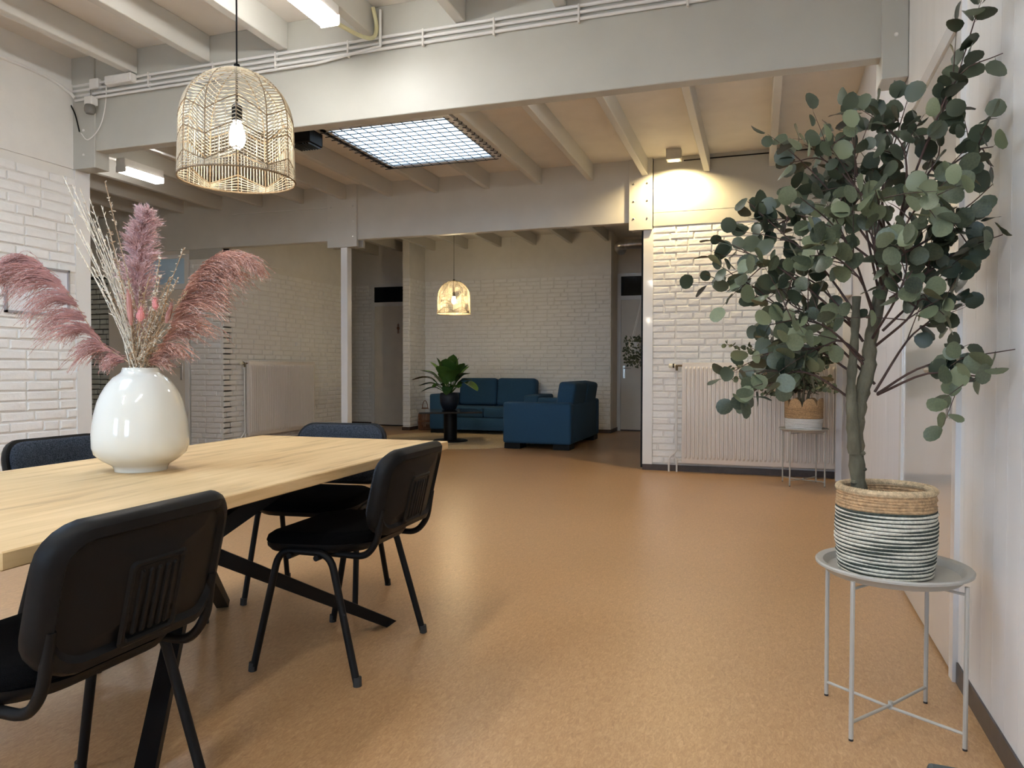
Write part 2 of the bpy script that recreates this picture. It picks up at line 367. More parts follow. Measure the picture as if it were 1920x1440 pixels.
def brick_wall(wall, p0, p1, z0, z1, matname, tagname, hide=None, cap=300, ztop=None):
    """bricks on the face from p0 to p1 (x, y); outward is to the right of p0->p1. wall = parent (a structure)"""
    p0 = Vector((*p0, 0)); p1 = Vector((*p1, 0)); u = (p1 - p0); W = u.length; u.normalize(); ang = math.atan2(u.y, u.x)
    lst = []; row = 0; z = z0 + BRP / 2
    rng = random.Random(hash_(tagname))
    while z + BRH / 2 < z1 - .002:
        x = 0 if row % 2 else -.118 * (row % 4 == 0) - .06 * (row % 4 == 2); 
        while x < W - .02:
            L = BRL if rng.random() < .74 else .108
            a, b = max(0, x), min(W, x + L)
            if b - a > .03: lst.append(((a + b) / 2, z, b - a))
            x += L + .0125
        z += BRP; row += 1
    inv = WM(wall).inverted(); R = Matrix.Rotation(ang, 4, 'Z'); rank = []
    for (c, z, L) in lst:
        p = p0 + u * c + Vector((0, 0, z)); q = proj(p)
        vis = 0 < q[0] < 1920 and -5 < q[1] < 1440 and not (hide and hide(p))
        rank.append((0 if vis else 1, q[2] if q[2] > 0 else 99, c, z, L))
    rank.sort(key=lambda t: (t[0], t[1])); rest = MB()
    for i, (v, d, c, z, L) in enumerate(rank):
        key = min((BRL, .108), key=lambda q: abs(q - L)); vi = rng.randrange(5)
        mtx = inv @ Matrix.Translation(p0 + u * c + Vector((0, 0, z + rng.uniform(-.0025, .0025)))) @ R @ Matrix.Rotation(rng.uniform(-.006, .006), 4, 'Y') @ Matrix.Diagonal((L / key, rng.uniform(.7, 1.25), 1, 1))
        if i < cap and v == 0:
            k = (key, vi, matname)
            if k not in _bm:
                me = bpy.data.meshes.new('brick'); me.from_pydata(*[_bv[key][vi][0], [], _bv[key][vi][1]]); me.update(); _bm[k] = me
            link('brick', _bm[k], matname, wall, mtx=mtx)
        else: rest.add(_bv[key][vi][0], _bv[key][vi][1], mtx)
    if rest.v:
        o = rest.build('brickwork', matname, wall, world=False); o['kind'] = 'stuff'
def hash_(s): return sum((i + 1) * ord(c) for i, c in enumerate(s))

# left wall (runs beside the camera), painted brick up to a board at 2.46
wl = struct(MB().box(-4.76, XL, REAR, YA, 0, 3.3).build('wall_left', 'paint'))
brick_wall(wl, (XL, 1.0), (XL, YA), 0.01, 2.455, 'brick', 'left')
brick_wall(wl, (XL, REAR + .1), (XL, 1.0), 0.01, 2.455, 'brick', 'leftrear', cap=0)
MB().box(XL, XL + .012, REAR, YA, 2.458, 3.05).build('upper_board', 'paint', wl)
struct(MB().box(-4.74, XL + .015, YA, YA + .12, 0, 2.5).build('trim_1', 'gloss'))
# wall closing the left bay behind wall_left
struct(MB().box(-9.5, -4.76, YA - .1, YA, 0, 3.3).build('wall_bay_near', 'paint'))
struct(MB().box(-9.6, -9.4, YA - .1, 13.2, 0, 3.5).build('wall_bay_end', 'paint'))
# rear wall with the windows
rw = MB(); xs = [-4.76]
for a, b, c, d in WINDOWS: xs += [a, b]
xs.append(1.0)
for k in range(0, len(xs), 2): rw.box(xs[k], xs[k + 1], REAR - .14, REAR, 0, 3.3)
for a, b, c, d in WINDOWS: rw.box(a, b, REAR - .14, REAR, 0, c).box(a, b, REAR - .14, REAR, d, 3.3)
struct(rw.build('wall_rear', 'paint'))
for i, (a, b, c, d) in enumerate(WINDOWS):
    f = MB(); m_ = (a + b) / 2
    for x0, x1, z0, z1 in ((a, b, c, c + .05), (a, b, d - .05, d), (a, a + .05, c, d), (b - .05, b, c, d), (m_ - .025, m_ + .025, c, d)): f.box(x0, x1, REAR - .1, REAR - .04, z0, z1)
    wo = struct(f.build('window_%d' % (i + 1), 'gloss'))
    for x0, x1 in ((a + .05, m_ - .025), (m_ + .025, b - .05)): MB().box(x0, x1, REAR - .072, REAR - .068, c + .05, d - .05).build('pane', 'glass', wo)

# wall under beam B on the left: dark-jointed glazed brick, panel, door, painted brick
XC = XML
wb = struct(MB().box(-9.4, XC, YB + .02, YB + .17, 0, 3.3).build('wall_middle_left', 'darkmortar'))
MB().box(-8.36, -7.0, YB + .008, YB + .02, 0, 2.62).build('panel', 'plaster', wb)
MB().box(-7.0, XC, YB + .014, YB + .02, 0, 2.46).build('mortar_face', 'paint', wb)
MB().box(-9.4, XC, YB + .005, YB + .02, 2.62, 3.24).build('header_board', 'beam', wb)
MB().box(-7.0, XC - .002, YB + .002, YB + .02, 2.46, 2.66).build('header_board', 'beam', wb)
brick_wall(wb, (-9.0, YB + .02), (-8.37, YB + .02), .01, 2.3, 'glazed', 'glazed')
MB().box(-9.4, -8.36, YB, YB + .02, 2.3, 2.62).build('header_board', 'plaster', wb)
brick_wall(wb, (-6.99, YB + .014), (XC, YB + .014), .01, 2.455, 'brick', 'midleft')
# wall of the far radiator, along the depth of the room
wm = struct(MB().box(XC - .14, XC, YB + .02, 10.6, 0, 3.3).build('wall_radiator_far', 'paint'))
def hideML(p): return 8.3 < p.y < 9.6 and .2 < p.z < 1.1
brick_wall(wm, (XC, YB + .02), (XC, 10.6), .01, 2.46, 'brick', 'midside', hide=hideML)
MB().box(XC, XC + .012, YB + .14, 10.6, 2.475, 3.2).build('upper_board', 'paint', wm)
struct(MB().box(XC, XC + .014, YB + .03, 10.6, 0, .06).build('baseboard_middle_left', 'darkbase'))
# far wall with door 1, stub wall and sofa wall
XS0, XS1 = at(797, 700, 'Y', YF).x, at(1145, 700, 'Y', YF).x       # sofa wall ends
wf = struct(MB().box(XS0, XS1, YF, YF + .2, 0, 3.5).build('wall_far', 'paint'))
brick_wall(wf, (XS0, YF), (XS1, YF), .01, 2.62, 'brick', 'far', hide=lambda p: -4.9 < p.x < -3.4 and p.z < .85 or -3.2 < p.x < -2.3 and p.z < .8)
MB().box(XS0, XS1, YF - .012, YF, 2.63, 2.77).build('header_board', 'paint', wf)
MB().box(XS0, XS0 + 1.62, YF - .008, YF, 2.78, 3.34).build('upper_board', 'paint', wf)
MB().box(XS0 + 1.63, XS1, YF - .008, YF, 2.78, 3.34).build('upper_board', 'paint', wf)
MB().box(XS1 - .14, XS1 + .004, YF - .02, YF, 2.62, 3.34).build('end_post', 'paint', wf)
struct(MB().box(XS0, XS1 + .01, YF - .016, YF, 0, .06).box(XS1, XS1 + .014, YF, YD, 0, .06).build('baseboard_far', 'darkbase'))
YS = YF - .62
XSA = at(768, 700, 'Y', YS).x
ws = struct(MB().box(XSA - .125, XSA, YS, YF + .2, 0, 3.5).build('wall_stub', 'paint'))
brick_wall(ws, (XSA, YS + .0), (XSA, YF), .01, 2.62, 'brick', 'stubside')
brick_wall(ws, (XSA - .125, YS), (XSA, YS), .01, 2.62, 'brick', 'stubend')
MB().box(XSA - .125, XSA + .004, YS - .012, YS, 2.63, 3.34).build('upper_board', 'paint', ws)
struct(MB().box(XSA - .14, XSA + .012, YS - .014, YS, 0, .06).box(XSA, XSA + .012, YS, YF, 0, .06).build('baseboard_stub', 'darkbase'))
wd = struct(MB().box(-9.4, XSA - .125, YF + .2, YF + .35, 0, 3.5).build('wall_far_left', 'paint'))
brick_wall(wd, (-7.6, YF + .2), (-6.72, YF + .2), .01, 2.62, 'brick', 'farleft', cap=200)
struct(MB().box(-7.6, -6.72, YF + .186, YF + .2, 0, .06).build('baseboard_far_left', 'darkbase'))
wd2 = struct(MB().box(XS1 - .2, -.9, YD, YD + .2, 0, 3.5).box(XS1 - .2, XS1, YF + .2, YD, 0, 3.5).build('wall_hall_end', 'plaster'))
struct(MB().box(-.98, -.84, YB + .15, YD, 0, 3.5).build('wall_hall_side', 'plaster'))

# radiator wall under beam B on the right
XP0 = -1.045
wr = struct(MB().box(XP0, .8, YB + .02, YB + .17, 0, 3.3).build('wall_radiator', 'paint'))
def hideR(p): return -.6 < p.x and .25 < p.z < 1.02
brick_wall(wr, (XP0, YB + .02), (.755, YB + .02), .07, 2.535, 'brick', 'radiator', hide=hideR)
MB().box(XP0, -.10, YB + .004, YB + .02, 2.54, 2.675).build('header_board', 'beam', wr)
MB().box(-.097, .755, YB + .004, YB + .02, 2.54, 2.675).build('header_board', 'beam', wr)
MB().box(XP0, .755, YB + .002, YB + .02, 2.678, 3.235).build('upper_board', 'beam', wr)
struct(MB().box(XP0 - .1, .755, YB - .002, YB + .018, 0, .062).build('baseboard_radiator', 'darkbase'))
struct(MB().box(-1.145, XP0, YB - .005, YB + .12, .062, 2.51).build('trim_2', 'gloss'))

# right wall (slightly out of square), built in its own frame: local x outward(-), y depth
wroot = struct(MB().box(0, .15, REAR, YB + .17, 0, 3.3).build('wall_right', 'bluepanel'))
wroot.location = (.604, 0, 0); wroot.rotation_euler = (0, 0, RWROT)
def RW(mb, name, m, **k): return mb.build(name, m, wroot, world=False, **k)
y = REAR + .02; DY0, DY1 = 2.86, 3.93
while y < DY0 - .1:
    wdt = .118
    RW(MB().box(-.014, .0, y, y + wdt - .0016, .07, 3.22), 'board', 'board'); y += wdt
RW(MB().box(-.02, .0, REAR, DY0 - .06, 0, .07), 'baseboard', 'greybase')
y = DY1 + .06
for wdt in (.62, .62, .62, .62, .55):
    RW(MB().rbox(-.008, .0, y, y + wdt - .004, .0, 3.22, .002, 1), 'panel', 'bluepanel'); y += wdt
RW(MB().box(-.05, .0, YB - .19, YB - .10, 0, 3.22), 'corner_post', 'bluepanel')
RW(MB().box(-.012, .0, DY0 - .03, DY1 + .03, 2.28, 3.22), 'upper_panel', 'board')
# door in the right wall
d3 = struct(MB().box(-.03, 0, DY0 - .055, DY0, 0, 2.28).box(-.03, 0, DY1, DY1 + .055, 0, 2.28).box(-.03, 0, DY0, DY1, 2.22, 2.28).build('door_3', 'gloss', wroot, world=False))
MB().rbox(-.022, -.002, DY0 + .006, DY1 - .006, .012, 2.214, .003, 1).build('leaf', 'doorgloss', d3, world=False)
h = MB().rbox(-.030, -.022, DY0 + .065, DY0 + .105, .88, 1.11, .004, 2).build('handle_plate', 'steel', d3, world=False)
MB().tube(arc_path([(-.03, DY0 + .085, 1.05), (-.075, DY0 + .085, 1.05), (-.075, DY0 + .21, 1.05)], .02), .009, 8).build('lever', 'steel', d3, world=False, smooth=True)
MB().tube([(-.031, DY0 + .085, .94), (-.036, DY0 + .085, .94)], .009, 10).build('keyhole', 'black', d3, world=False)

# ceiling, joists, beams ---------------------------------------------------
cf = struct(MB().box(-4.76, SK2[0], REAR - .14, YA + .05, ZC, ZC + .08).box(SK2[1], 1.1, REAR - .14, YA + .05, ZC, ZC + .08)
            .box(SK2[0], SK2[1], REAR - .14, SK2[2], ZC, ZC + .08).box(SK2[0], SK2[1], SK2[3], YA + .05, ZC, ZC + .08).build('ceiling', 'ceil'))
cm = struct(MB().box(-9.5, SK[0], YA + .05, YB + .1, ZC, ZC + .08).box(SK[1], 1.1, YA + .05, YB + .1, ZC, ZC + .08)
            .box(SK[0], SK[1], YA + .05, SK[2], ZC, ZC + .08).box(SK[0], SK[1], SK[3], YB + .1, ZC, ZC + .08).build('ceiling_middle', 'ceil'))
ZJB = 3.15
cb = struct(MB().box(-9.5, -.84, YB + .1, 13.2, ZJB + .17, ZJB + .25).build('ceiling_back', 'ceil'))
for x in (-4.07, -3.465, -2.865, -2.25, -1.655, -1.055, -.455, .145):
    if x == -2.865:
        MB().rbox(x - .032, x + .032, REAR, SK2[2] - .06, ZJ, ZC, .004, 1).build('joist', 'joist', cf)
        MB().rbox(x - .032, x + .032, SK2[3] + .06, YA, ZJ, ZC, .004, 1).build('joist', 'joist', cf)
    else: MB().rbox(x - .032, x + .032, REAR, YA, ZJ, ZC, .004, 1).build('joist', 'joist', cf)
JX = [.115, -.51, -1.13, -1.71, -2.28, -2.885, -3.5, -4.09, -4.69, -5.29, -5.89, -6.5, -7.1, -7.7, -8.3, -8.9]
for x in JX:
    a = YA + .09
    if x == -2.885:
        MB().rbox(x - .03, x + .03, a, SK[2] - .06, ZJ, ZC, .004, 1).build('joist', 'joist', cm)
        MB().rbox(x - .03, x + .03, SK[3] + .06, YB, ZJ, ZC, .004, 1).build('joist', 'joist', cm)
    else: MB().rbox(x - .03, x + .03, a, YB, ZJ, ZC, .004, 1).build('joist', 'joist', cm)
for k in range(9):
    x = -1.75 - .62 * k
    MB().rbox(x - .03, x + .03, YB + .1, YF + (.2 if x < -6 else 0), ZJB, ZJB + .17, .004, 1).build('joist', 'joist', cb)
# skylight curb
for K, par in ((SK, cm), (SK2, cf)):
    MB().box(K[0] - .06, K[0], K[2] - .06, K[3] + .06, ZJ + .0, ZC + .2).box(K[1], K[1] + .06, K[2] - .06, K[3] + .06, ZJ, ZC + .2).box(K[0], K[1], K[2] - .06, K[2], ZJ, ZC + .2).box(K[0], K[1], K[3], K[3] + .06, ZJ, ZC + .2).build('curb', 'gloss', par)
# beam A
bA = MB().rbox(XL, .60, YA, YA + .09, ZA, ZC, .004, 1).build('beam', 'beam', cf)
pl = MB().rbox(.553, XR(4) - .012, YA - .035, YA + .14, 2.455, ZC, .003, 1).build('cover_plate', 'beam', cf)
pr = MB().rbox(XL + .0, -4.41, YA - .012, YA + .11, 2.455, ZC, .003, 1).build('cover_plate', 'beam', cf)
for p, (x, z, y) in ((pl, (.615, 2.66, YA - .035)), (pl, (.615, 2.83, YA - .035)), (pr, (-4.51, 2.55, YA - .012)), (pr, (-4.51, 2.72, YA - .012))):
    MB().lathe([(.010, 0), (.010, .004), (.006, .007)], 10, mtx=Matrix.Translation((x, y, z)) @ Matrix.Rotation(radians(90), 4, 'X')).build('bolt', 'wplastic', p)
# beam B
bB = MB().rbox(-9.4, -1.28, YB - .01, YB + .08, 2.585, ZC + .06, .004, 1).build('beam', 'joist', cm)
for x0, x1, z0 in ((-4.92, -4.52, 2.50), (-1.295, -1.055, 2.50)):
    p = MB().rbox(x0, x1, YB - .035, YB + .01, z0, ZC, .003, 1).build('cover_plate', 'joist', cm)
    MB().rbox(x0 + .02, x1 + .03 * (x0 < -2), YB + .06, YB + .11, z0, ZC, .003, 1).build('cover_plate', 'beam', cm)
    for z in (2.62, 2.80, 2.98):
        for x in (x0 + .05, x1 - .05):
            MB().lathe([(.010, 0), (.010, .004), (.006, .007)], 8, mtx=Matrix.Translation((x, YB - .035, z)) @ Matrix.Rotation(radians(90), 4, 'X')).build('bolt', 'steel', p)
struct(MB().rbox(-4.745, -4.655, YB - .02, YB + .08, 0, 2.50, .004, 1).build('trim_3', 'gloss'))

# doors in the far walls
def far_door(n, x0, x1, y, zt=2.2, ztt=2.56, hside=1, glass='darkglass', doorm='plaster'):
    d = struct(MB().box(x0 - .06, x0, y - .03, y + .01, 0, ztt + .05).box(x1, x1 + .06, y - .03, y + .01, 0, ztt + .05)
               .box(x0, x1, y - .03, y + .01, ztt, ztt + .05).box(x0, x1, y - .03, y + .01, zt, zt + .07).build('door_%d' % n, 'gloss'))
    MB().rbox(x0 + .005, x1 - .005, y - .02, y + .01, .02, zt - .005, .003, 1).build('leaf', doorm, d)
    MB().box(x0, x1, y - .018, y - .014, zt + .07, ztt).build('pane', glass, d)
    hx = x0 + .06 if hside < 0 else x1 - .06
    MB().rbox(hx - .02, hx + .02, y - .03, y - .02, .9, 1.12, .003, 1).build('handle_plate', 'steel', d)
    MB().tube(arc_path([(hx, y - .03, 1.07), (hx, y - .07, 1.07), (hx - hside * .12, y - .07, 1.07)], .02), .009, 8).build('lever', 'steel', d, smooth=True)
    MB().box(x0, x1, y - .012, y, 0, .018).build('threshold', 'darkbase', d)
    return d
XD1 = at(703, 700, 'Y', YF + .2).x
d1 = far_door(1, XD1, XD1 + .92, YF + .2, 2.21, 2.56, hside=1)
XD2 = at(1164, 700, 'Y', YD).x
d2 = far_door(2, XD2, XD2 + .93, YD, 2.24, 2.64, hside=-1)
d4 = far_door(4, -7.94, -7.06, YB + .008, 2.08, 2.48, hside=1, glass='bluglass')
# small dark wooden hanger ornament on door 1
t = thing('door_hanger', 'small dark wooden figure hanging on the beige far door', 'ornament', (XD1 + .5, YF + .165, 1.82))
ox, oy, oz = t.location
MB().tube([(ox, oy + .01, oz + .07), (ox, oy, oz + .02)], .004, 6).build('cord', 'black', t)
MB().lathe([(.004, .05), (.016, .045), (.018, .03), (.006, .02), (.02, .0), (.026, -.03), (.012, -.055), (.004, -.06)], 10, (ox, oy, oz)).build('body', 'rattan', t, smooth=True)
for s in (-1, 1): MB().tube([(ox + s * .008, oy, oz - .055), (ox + s * .012, oy, oz - .12)], .006, 6).build('leg', 'rattan', t)
# open dark door leaf behind the white post
tag(MB().rbox(-1.168, -1.146, YB + .02, YB + .82, .02, 2.5, .002, 1).build('sliding_door', 'blackmetal'), 'thin black door leaf edge beside the white post of the passage', 'door')

# ------------------------------------------------------------------ dining table
TZ, TT = .717, .036
tbl = thing('dining_table', 'long light oak dining table on crossed black steel legs', 'table', (-1.825, 2.03, 0), radians(1.6))
MB().rbox(-.50, .50, -1.08, 1.085, TZ - TT, TZ, .003, 1).build('tabletop', 'oak', tbl, world=False)
def bar(mb, a, b, w, h):
    a, b = Vector(a), Vector(b); d = (b - a); L = d.length; z = d.normalized(); x = z.cross(Vector((0, 0, 1))).normalized(); y = x.cross(z)
    m = Matrix((x, y, z)).transposed().to_4x4(); m.translation = a
    return mb.box(-w / 2, w / 2, -h / 2, h / 2, 0, L, m)
for fx, fy in ((.395, .62), (-.375, .62), (.375, -.62), (-.375, -.62)):
    mb = MB(); f = Vector((fx, fy, .0)); k = Vector((fx * -.52, fy * -.52, TZ - TT - .008))
    bar(mb, f + (f - k) * .03, k, .05, .088)
    mb.v = [(v[0], v[1], min(max(v[2], 0), TZ - TT - .001)) for v in mb.v]
    mb.build('leg', 'blackmetal', tbl, world=False)
MB().box(-.30, .30, -.36, .36, TZ - TT - .010, TZ - TT).build('mounting_plate', 'blackmetal', tbl, world=False)

# ------------------------------------------------------------------ chairs
def rrect(w, h, r, n=6):
    out = []
    for cx, cz, a0 in ((w / 2 - r, h / 2 - r, 0), (-w / 2 + r, h / 2 - r, 90), (-w / 2 + r, -h / 2 + r, 180), (w / 2 - r, -h / 2 + r, 270)):
        for k in range(n + 1):
            a = radians(a0 + 90 * k / n); out.append((cx + r * cos(a), cz + r * sin(a)))
    return out
def slab(rings, bend, close0=True, close1=True, nx=None):
    """rings: list of (w, h, r, y). Each ring is a rounded rectangle in x/z at depth y; inner faces closed by rings of shrinking size"""
    vs = []; fs = []; n = 0
    for w, h, r, y in rings:
        p = rrect(w, h, min(r, w * .49, h * .49)); n = len(p)
        vs += [bend(x, y, z) for x, z in p]
    for i in range(len(rings) - 1):
        for k in range(n):
            k2 = (k + 1) % n; fs.append((i * n + k, (i + 1) * n + k, (i + 1) * n + k2, i * n + k2))
    if close0: fs.append(tuple(range(n)))
    if close1: fs.append(tuple((len(rings) - 1) * n + k for k in range(n))[::-1])
    return vs, fs
BW, BH = .468, .305
def bback(x, y, z):
    # backrest frame: curve about the vertical, lean back, raise
    yy = y - .045 * (1 - (x / .23) ** 2) + .02
    a = radians(13); c, s_ = cos(a), sin(a)
    return (x, -.234 + yy * c - (z + BH / 2) * s_, .482 + (z + BH / 2) * c + yy * s_)
def seat_bend(x, y, z):
    # y is used as height here, z as depth
    d = z / .21
    return (x * (1.0 + .05 * d), z + .015, .445 + y - .022 * max(0, d - .25) ** 2 + .012 * max(0, -d) - .012 * (1 - (x / .24) ** 2) * (y > .0))
def make_chair():
    t = thing('conference_chair', 'x', 'chair')
    rs = [(BW - .03, BH - .03, .07, .016), (BW - .004, BH - .004, .082, .012), (BW, BH, .085, .0), (BW - .006, BH - .006, .082, -.014), (BW - .022, BH - .022, .076, -.023),
          (BW - .06, BH - .06, .06, -.025), (BW - .08, BH - .08, .055, -.013), (BW - .13, BH - .13, .05, -.013), (.2, .14, .04, -.014), (.08, .05, .02, -.014)]
    bs = MB().add(*slab(rs, bback)).build('back_shell', 'black', t, world=False, smooth=35)
    v = MB(); vb = lambda a, b, c: bback(a, b, c - .035)
    v.add(*slab([(.150, .180, .014, -.014), (.140, .170, .012, -.0185), (.128, .158, .01, -.0185), (.118, .148, .01, -.014)], vb, False, False))
    for k in range(5):
        x = -.042 + .021 * k
        vs, fs = slab([(.012, .137, .005, -.013), (.007, .128, .004, -.0175)], lambda a, b, c: vb(a + x, b, c)); v.add(vs, fs)
    v.build('vent_panel', 'black', bs, world=False)
    MB().add(*slab([(BW - .035, BH - .03, .07, .014), (BW - .03, BH - .026, .075, .026), (BW - .05, BH - .045, .07, .038), (BW - .14, BH - .12, .06, .044), (.15, .1, .04, .045)], bback, False)).build('back_cushion', 'fabric', t, world=False, smooth=60)
    MB().add(*slab([(.30, .26, .08, -.034), (.44, .39, .12, -.03), (.47, .415, .13, -.012), (.472, .418, .13, .002)], seat_bend)).build('seat_shell', 'black', t, world=False, smooth=50)
    MB().add(*slab([(.468, .414, .13, .0), (.475, .42, .13, .012), (.462, .408, .125, .03), (.42, .37, .11, .042), (.28, .25, .09, .046), (.1, .1, .04, .046)], seat_bend, False)).build('seat_cushion', 'seatfab', t, world=False, smooth=60)
    for s in (-1, 1):
        # an inverted U on each side: front leg, rail and rear leg in one bent tube
        p = arc_path([(s * .262, .205, .006), (s * .236, .115, .425), (s * .236, -.085, .425), (s * .262, -.20, .006)], .055, 6)
        lg = MB().tube(p, .0125, 10).build('leg', 'blackmetal', t, world=False, smooth=50)
        for yy in (.205, -.20): MB().tube([(s * .2625, yy * 1.012, 0), (s * .261, yy, .03)], .0145, 10).build('foot_cap', 'footcap', lg, world=False)
        p = arc_path([(s * .20, .06, .418), (s * .20, -.20, .415), (s * .205, -.245, .47), (s * .205, -.262, .58)], .05, 6)
        MB().tube(p, .0115, 8).build('back_upright', 'blackmetal', t, world=False, smooth=50)
    for yy in (.06, -.045): MB().tube([(-.262, yy, .412), (.262, yy, .412)], .0105, 8).build('cross_tube', 'blackmetal', t, world=False, smooth=50)
    return t
ch0 = make_chair()
spots = [(-1.455, 1.18, 90, 'black office chair in the foreground, seen from behind, nearest the camera'),
         (-1.455, 2.39, 91, 'black chair seen from behind at the far right corner of the table'),
         (-1.93, 2.95, 188, 'charcoal upholstered chair at the far head end of the table'),
         (-2.36, 2.20, -90, 'dark chair on the left side of the table, behind the white vase')]
for i, (x, y, a, lab) in enumerate(spots):
    o = ch0 if i == 0 else copy_tree(ch0)
    o.location = (x, y, 0); o.rotation_euler = (0, 0, radians(a)); tag(o, lab, 'chair', 'chairs around the oak table')

# ------------------------------------------------------------------ vase
vp = at(265, 881, 'Z', TZ); VX, VY = vp.x, vp.y
vs_ = tag(MB().lathe([(.078, 0), (.078, .003)] + [(w_ / 987 * .145, (1300 - y_) / 1052 * .335) for y_, w_ in
      ((1296, 540), (1270, 548), (1248, 575), (1235, 605), (1180, 800), (1120, 935), (1050, 985), (950, 990), (800, 962), (700, 922), (600, 868), (520, 800), (450, 720), (400, 645), (350, 555), (325, 480), (305, 415), (285, 385), (262, 372), (248, 368))]
      + [(.052, .335), (.049, .332), (.051, .30), (.078, .268), (.12, .168), (.09, .035), (.01, .024)], 56, (VX, VY, TZ)).build('vase', 'vase', None, smooth=50),
      'large cream glazed ceramic vase standing on the oak table', 'vase')
NECK = Vector((VX, VY, TZ + .325))
rv = random.Random(11)
def plume(name, lab, m, mtip, pts, nlock, per, L0, lead, droop, rnd, s0=.14, jit=.075, stemr=.002):
    """feathery pampas head: locks of fine fibres leaving the curved stem and drooping, each fibre set with short hairs"""
    t = thing(name, lab, 'dried flower', (NECK.x, NECK.y, TZ + .16), group='dried plumes in the vase')
    path = bez(pts, 10); N = len(path)
    MB().tube(path, [stemr * (1 - .7 * i / N) for i in range(N)], 6).build('stem', 'strawd', t, smooth=True)
    mb = MB(); tp_ = MB(); G = lambda q: Vector((rv.gauss(0, q), rv.gauss(0, q), rv.gauss(0, q)))
    for q in range(nlock):
        s = s0 + (1 - s0) * (q + rv.random()) / nlock; i = min(N - 2, int(s * (N - 1))); p0 = path[i].lerp(path[i + 1], s * (N - 1) - i)
        tan = (path[i + 1] - path[i]).normalized(); side = G(1); side -= tan * side.dot(tan); side.normalize()
        d0 = (tan * .75 + lead * rv.uniform(.6, 1.2) + side * rnd).normalized()
        L1 = L0 * rv.uniform(.65, 1.1) * (min(1, .45 + (s - s0) * 2.6) if s < .6 else 1 - .55 * (s - .6) / .4)
        for f in range(per):
            p = p0 + G(.004); d = (d0 + G(jit)).normalized(); L = L1 * rv.uniform(.55, 1.08); seg = 6; pp = [p]
            for k in range(seg):
                d = (d + droop * (.10 + .045 * k) + G(.045)).normalized(); pp.append(pp[-1] + d * (L / seg))
            mb.tube(pp, [.0010, .0010, .0009, .0009, .0008, .0007, .0003], 3, caps=False)
            for k in range(1, seg):
                for h_ in range(4):
                    a = pp[k].lerp(pp[k + 1], rv.random()); dd = (pp[k + 1] - pp[k]).normalized()
                    r_ = (dd + G(.42)).normalized() * rv.uniform(.006, .014)
                    e = r_.cross(G(1)).normalized() * .0009
                    (tp_ if (k > 2 and h_ % 2) else mb).add([a - e, a + e, a + r_], [(0, 1, 2)])
    tag(mb.build('plume', m, t), kind='stuff'); tag(tp_.build('plume_down', mtip, t), kind='stuff')
def up_(px, py, dy=0): return at(px, py, 'Y', VY + dy)
n0 = NECK + Vector((0, 0, -.14))
LFT = -RIGHT
plume('pampas_plume', 'dusty pink pampas plume arching left out of the vase', 'pink', 'pinktip', [n0, NECK + Vector((-.02, 0, 0)), up_(188, 640), up_(135, 560, .02), up_(85, 505, .03), up_(45, 484, .03), up_(8, 500, .04)], 50, 20, .25, LFT * .75, Vector((0, 0, -1.0)), .32, .22)
plume('pampas_plume', 'pale pink pampas plume standing upright in the vase', 'rose', 'rosetip', [n0, NECK + Vector((.0, .01, 0)), up_(258, 590, .05), up_(258, 510, .06), up_(264, 450, .06), up_(276, 400, .06)], 120, 10, .10, Vector((0, 0, .0)), LFT * .15 + Vector((0, 0, -.3)), .75, .30, .2)
plume('pampas_plume', 'peach pink pampas plume arching right out of the vase', 'peach', 'peachtip', [n0, NECK + Vector((.02, 0, 0)), up_(312, 630, -.01), up_(338, 565, -.02), up_(370, 510, -.03), up_(415, 480, -.03), up_(462, 488, -.04)], 50, 20, .20, RIGHT * .75, Vector((0, 0, -.85)), .30, .18)
for k, (tx, ty) in enumerate([(118, 330), (135, 345), (140, 372), (128, 400), (150, 352), (158, 385), (168, 372), (150, 430), (175, 410), (185, 430), (140, 455), (165, 455), (190, 385), (200, 440), (180, 470), (205, 470), (155, 480), (215, 500), (195, 500), (172, 500)]):
    t = thing('dried_grass', 'thin bleached dried grass stem fanning to the upper left of the vase', 'dried flower', (NECK.x, NECK.y, TZ + .18), group='bleached grass stems in the vase')
    dy = rv.uniform(-.06, .10); n1 = NECK + Vector((rv.uniform(-.035, .02), rv.uniform(-.03, .03), 0))
    path = bez([n0 + (n1 - NECK) * .5, n1, n1.lerp(up_(tx, ty, dy), .5) + Vector((.012, 0, .01)), up_(tx, ty, dy)], 8)
    MB().tube(path, [.0018] * 12 + [.0012] * (len(path) - 12), 5).build('stem', 'straw', t)
    mb = MB()
    for q in range(26):
        s = .42 + .58 * q / 26; i = min(len(path) - 2, int(s * (len(path) - 1))); p = path[i].lerp(path[i + 1], s * (len(path) - 1) - i); tan = (path[i + 1] - path[i]).normalized()
        d = (tan * 1.0 + Vector((rv.gauss(0, .38), rv.gauss(0, .38), rv.gauss(0, .2)))).normalized() * rv.uniform(.010, .020)
        mb.tube([p, p + d * .5, p + d], [.0009, .0018, .0005], 4, caps=False)
    tag(mb.build('seed_head', 'straw', t), kind='stuff')
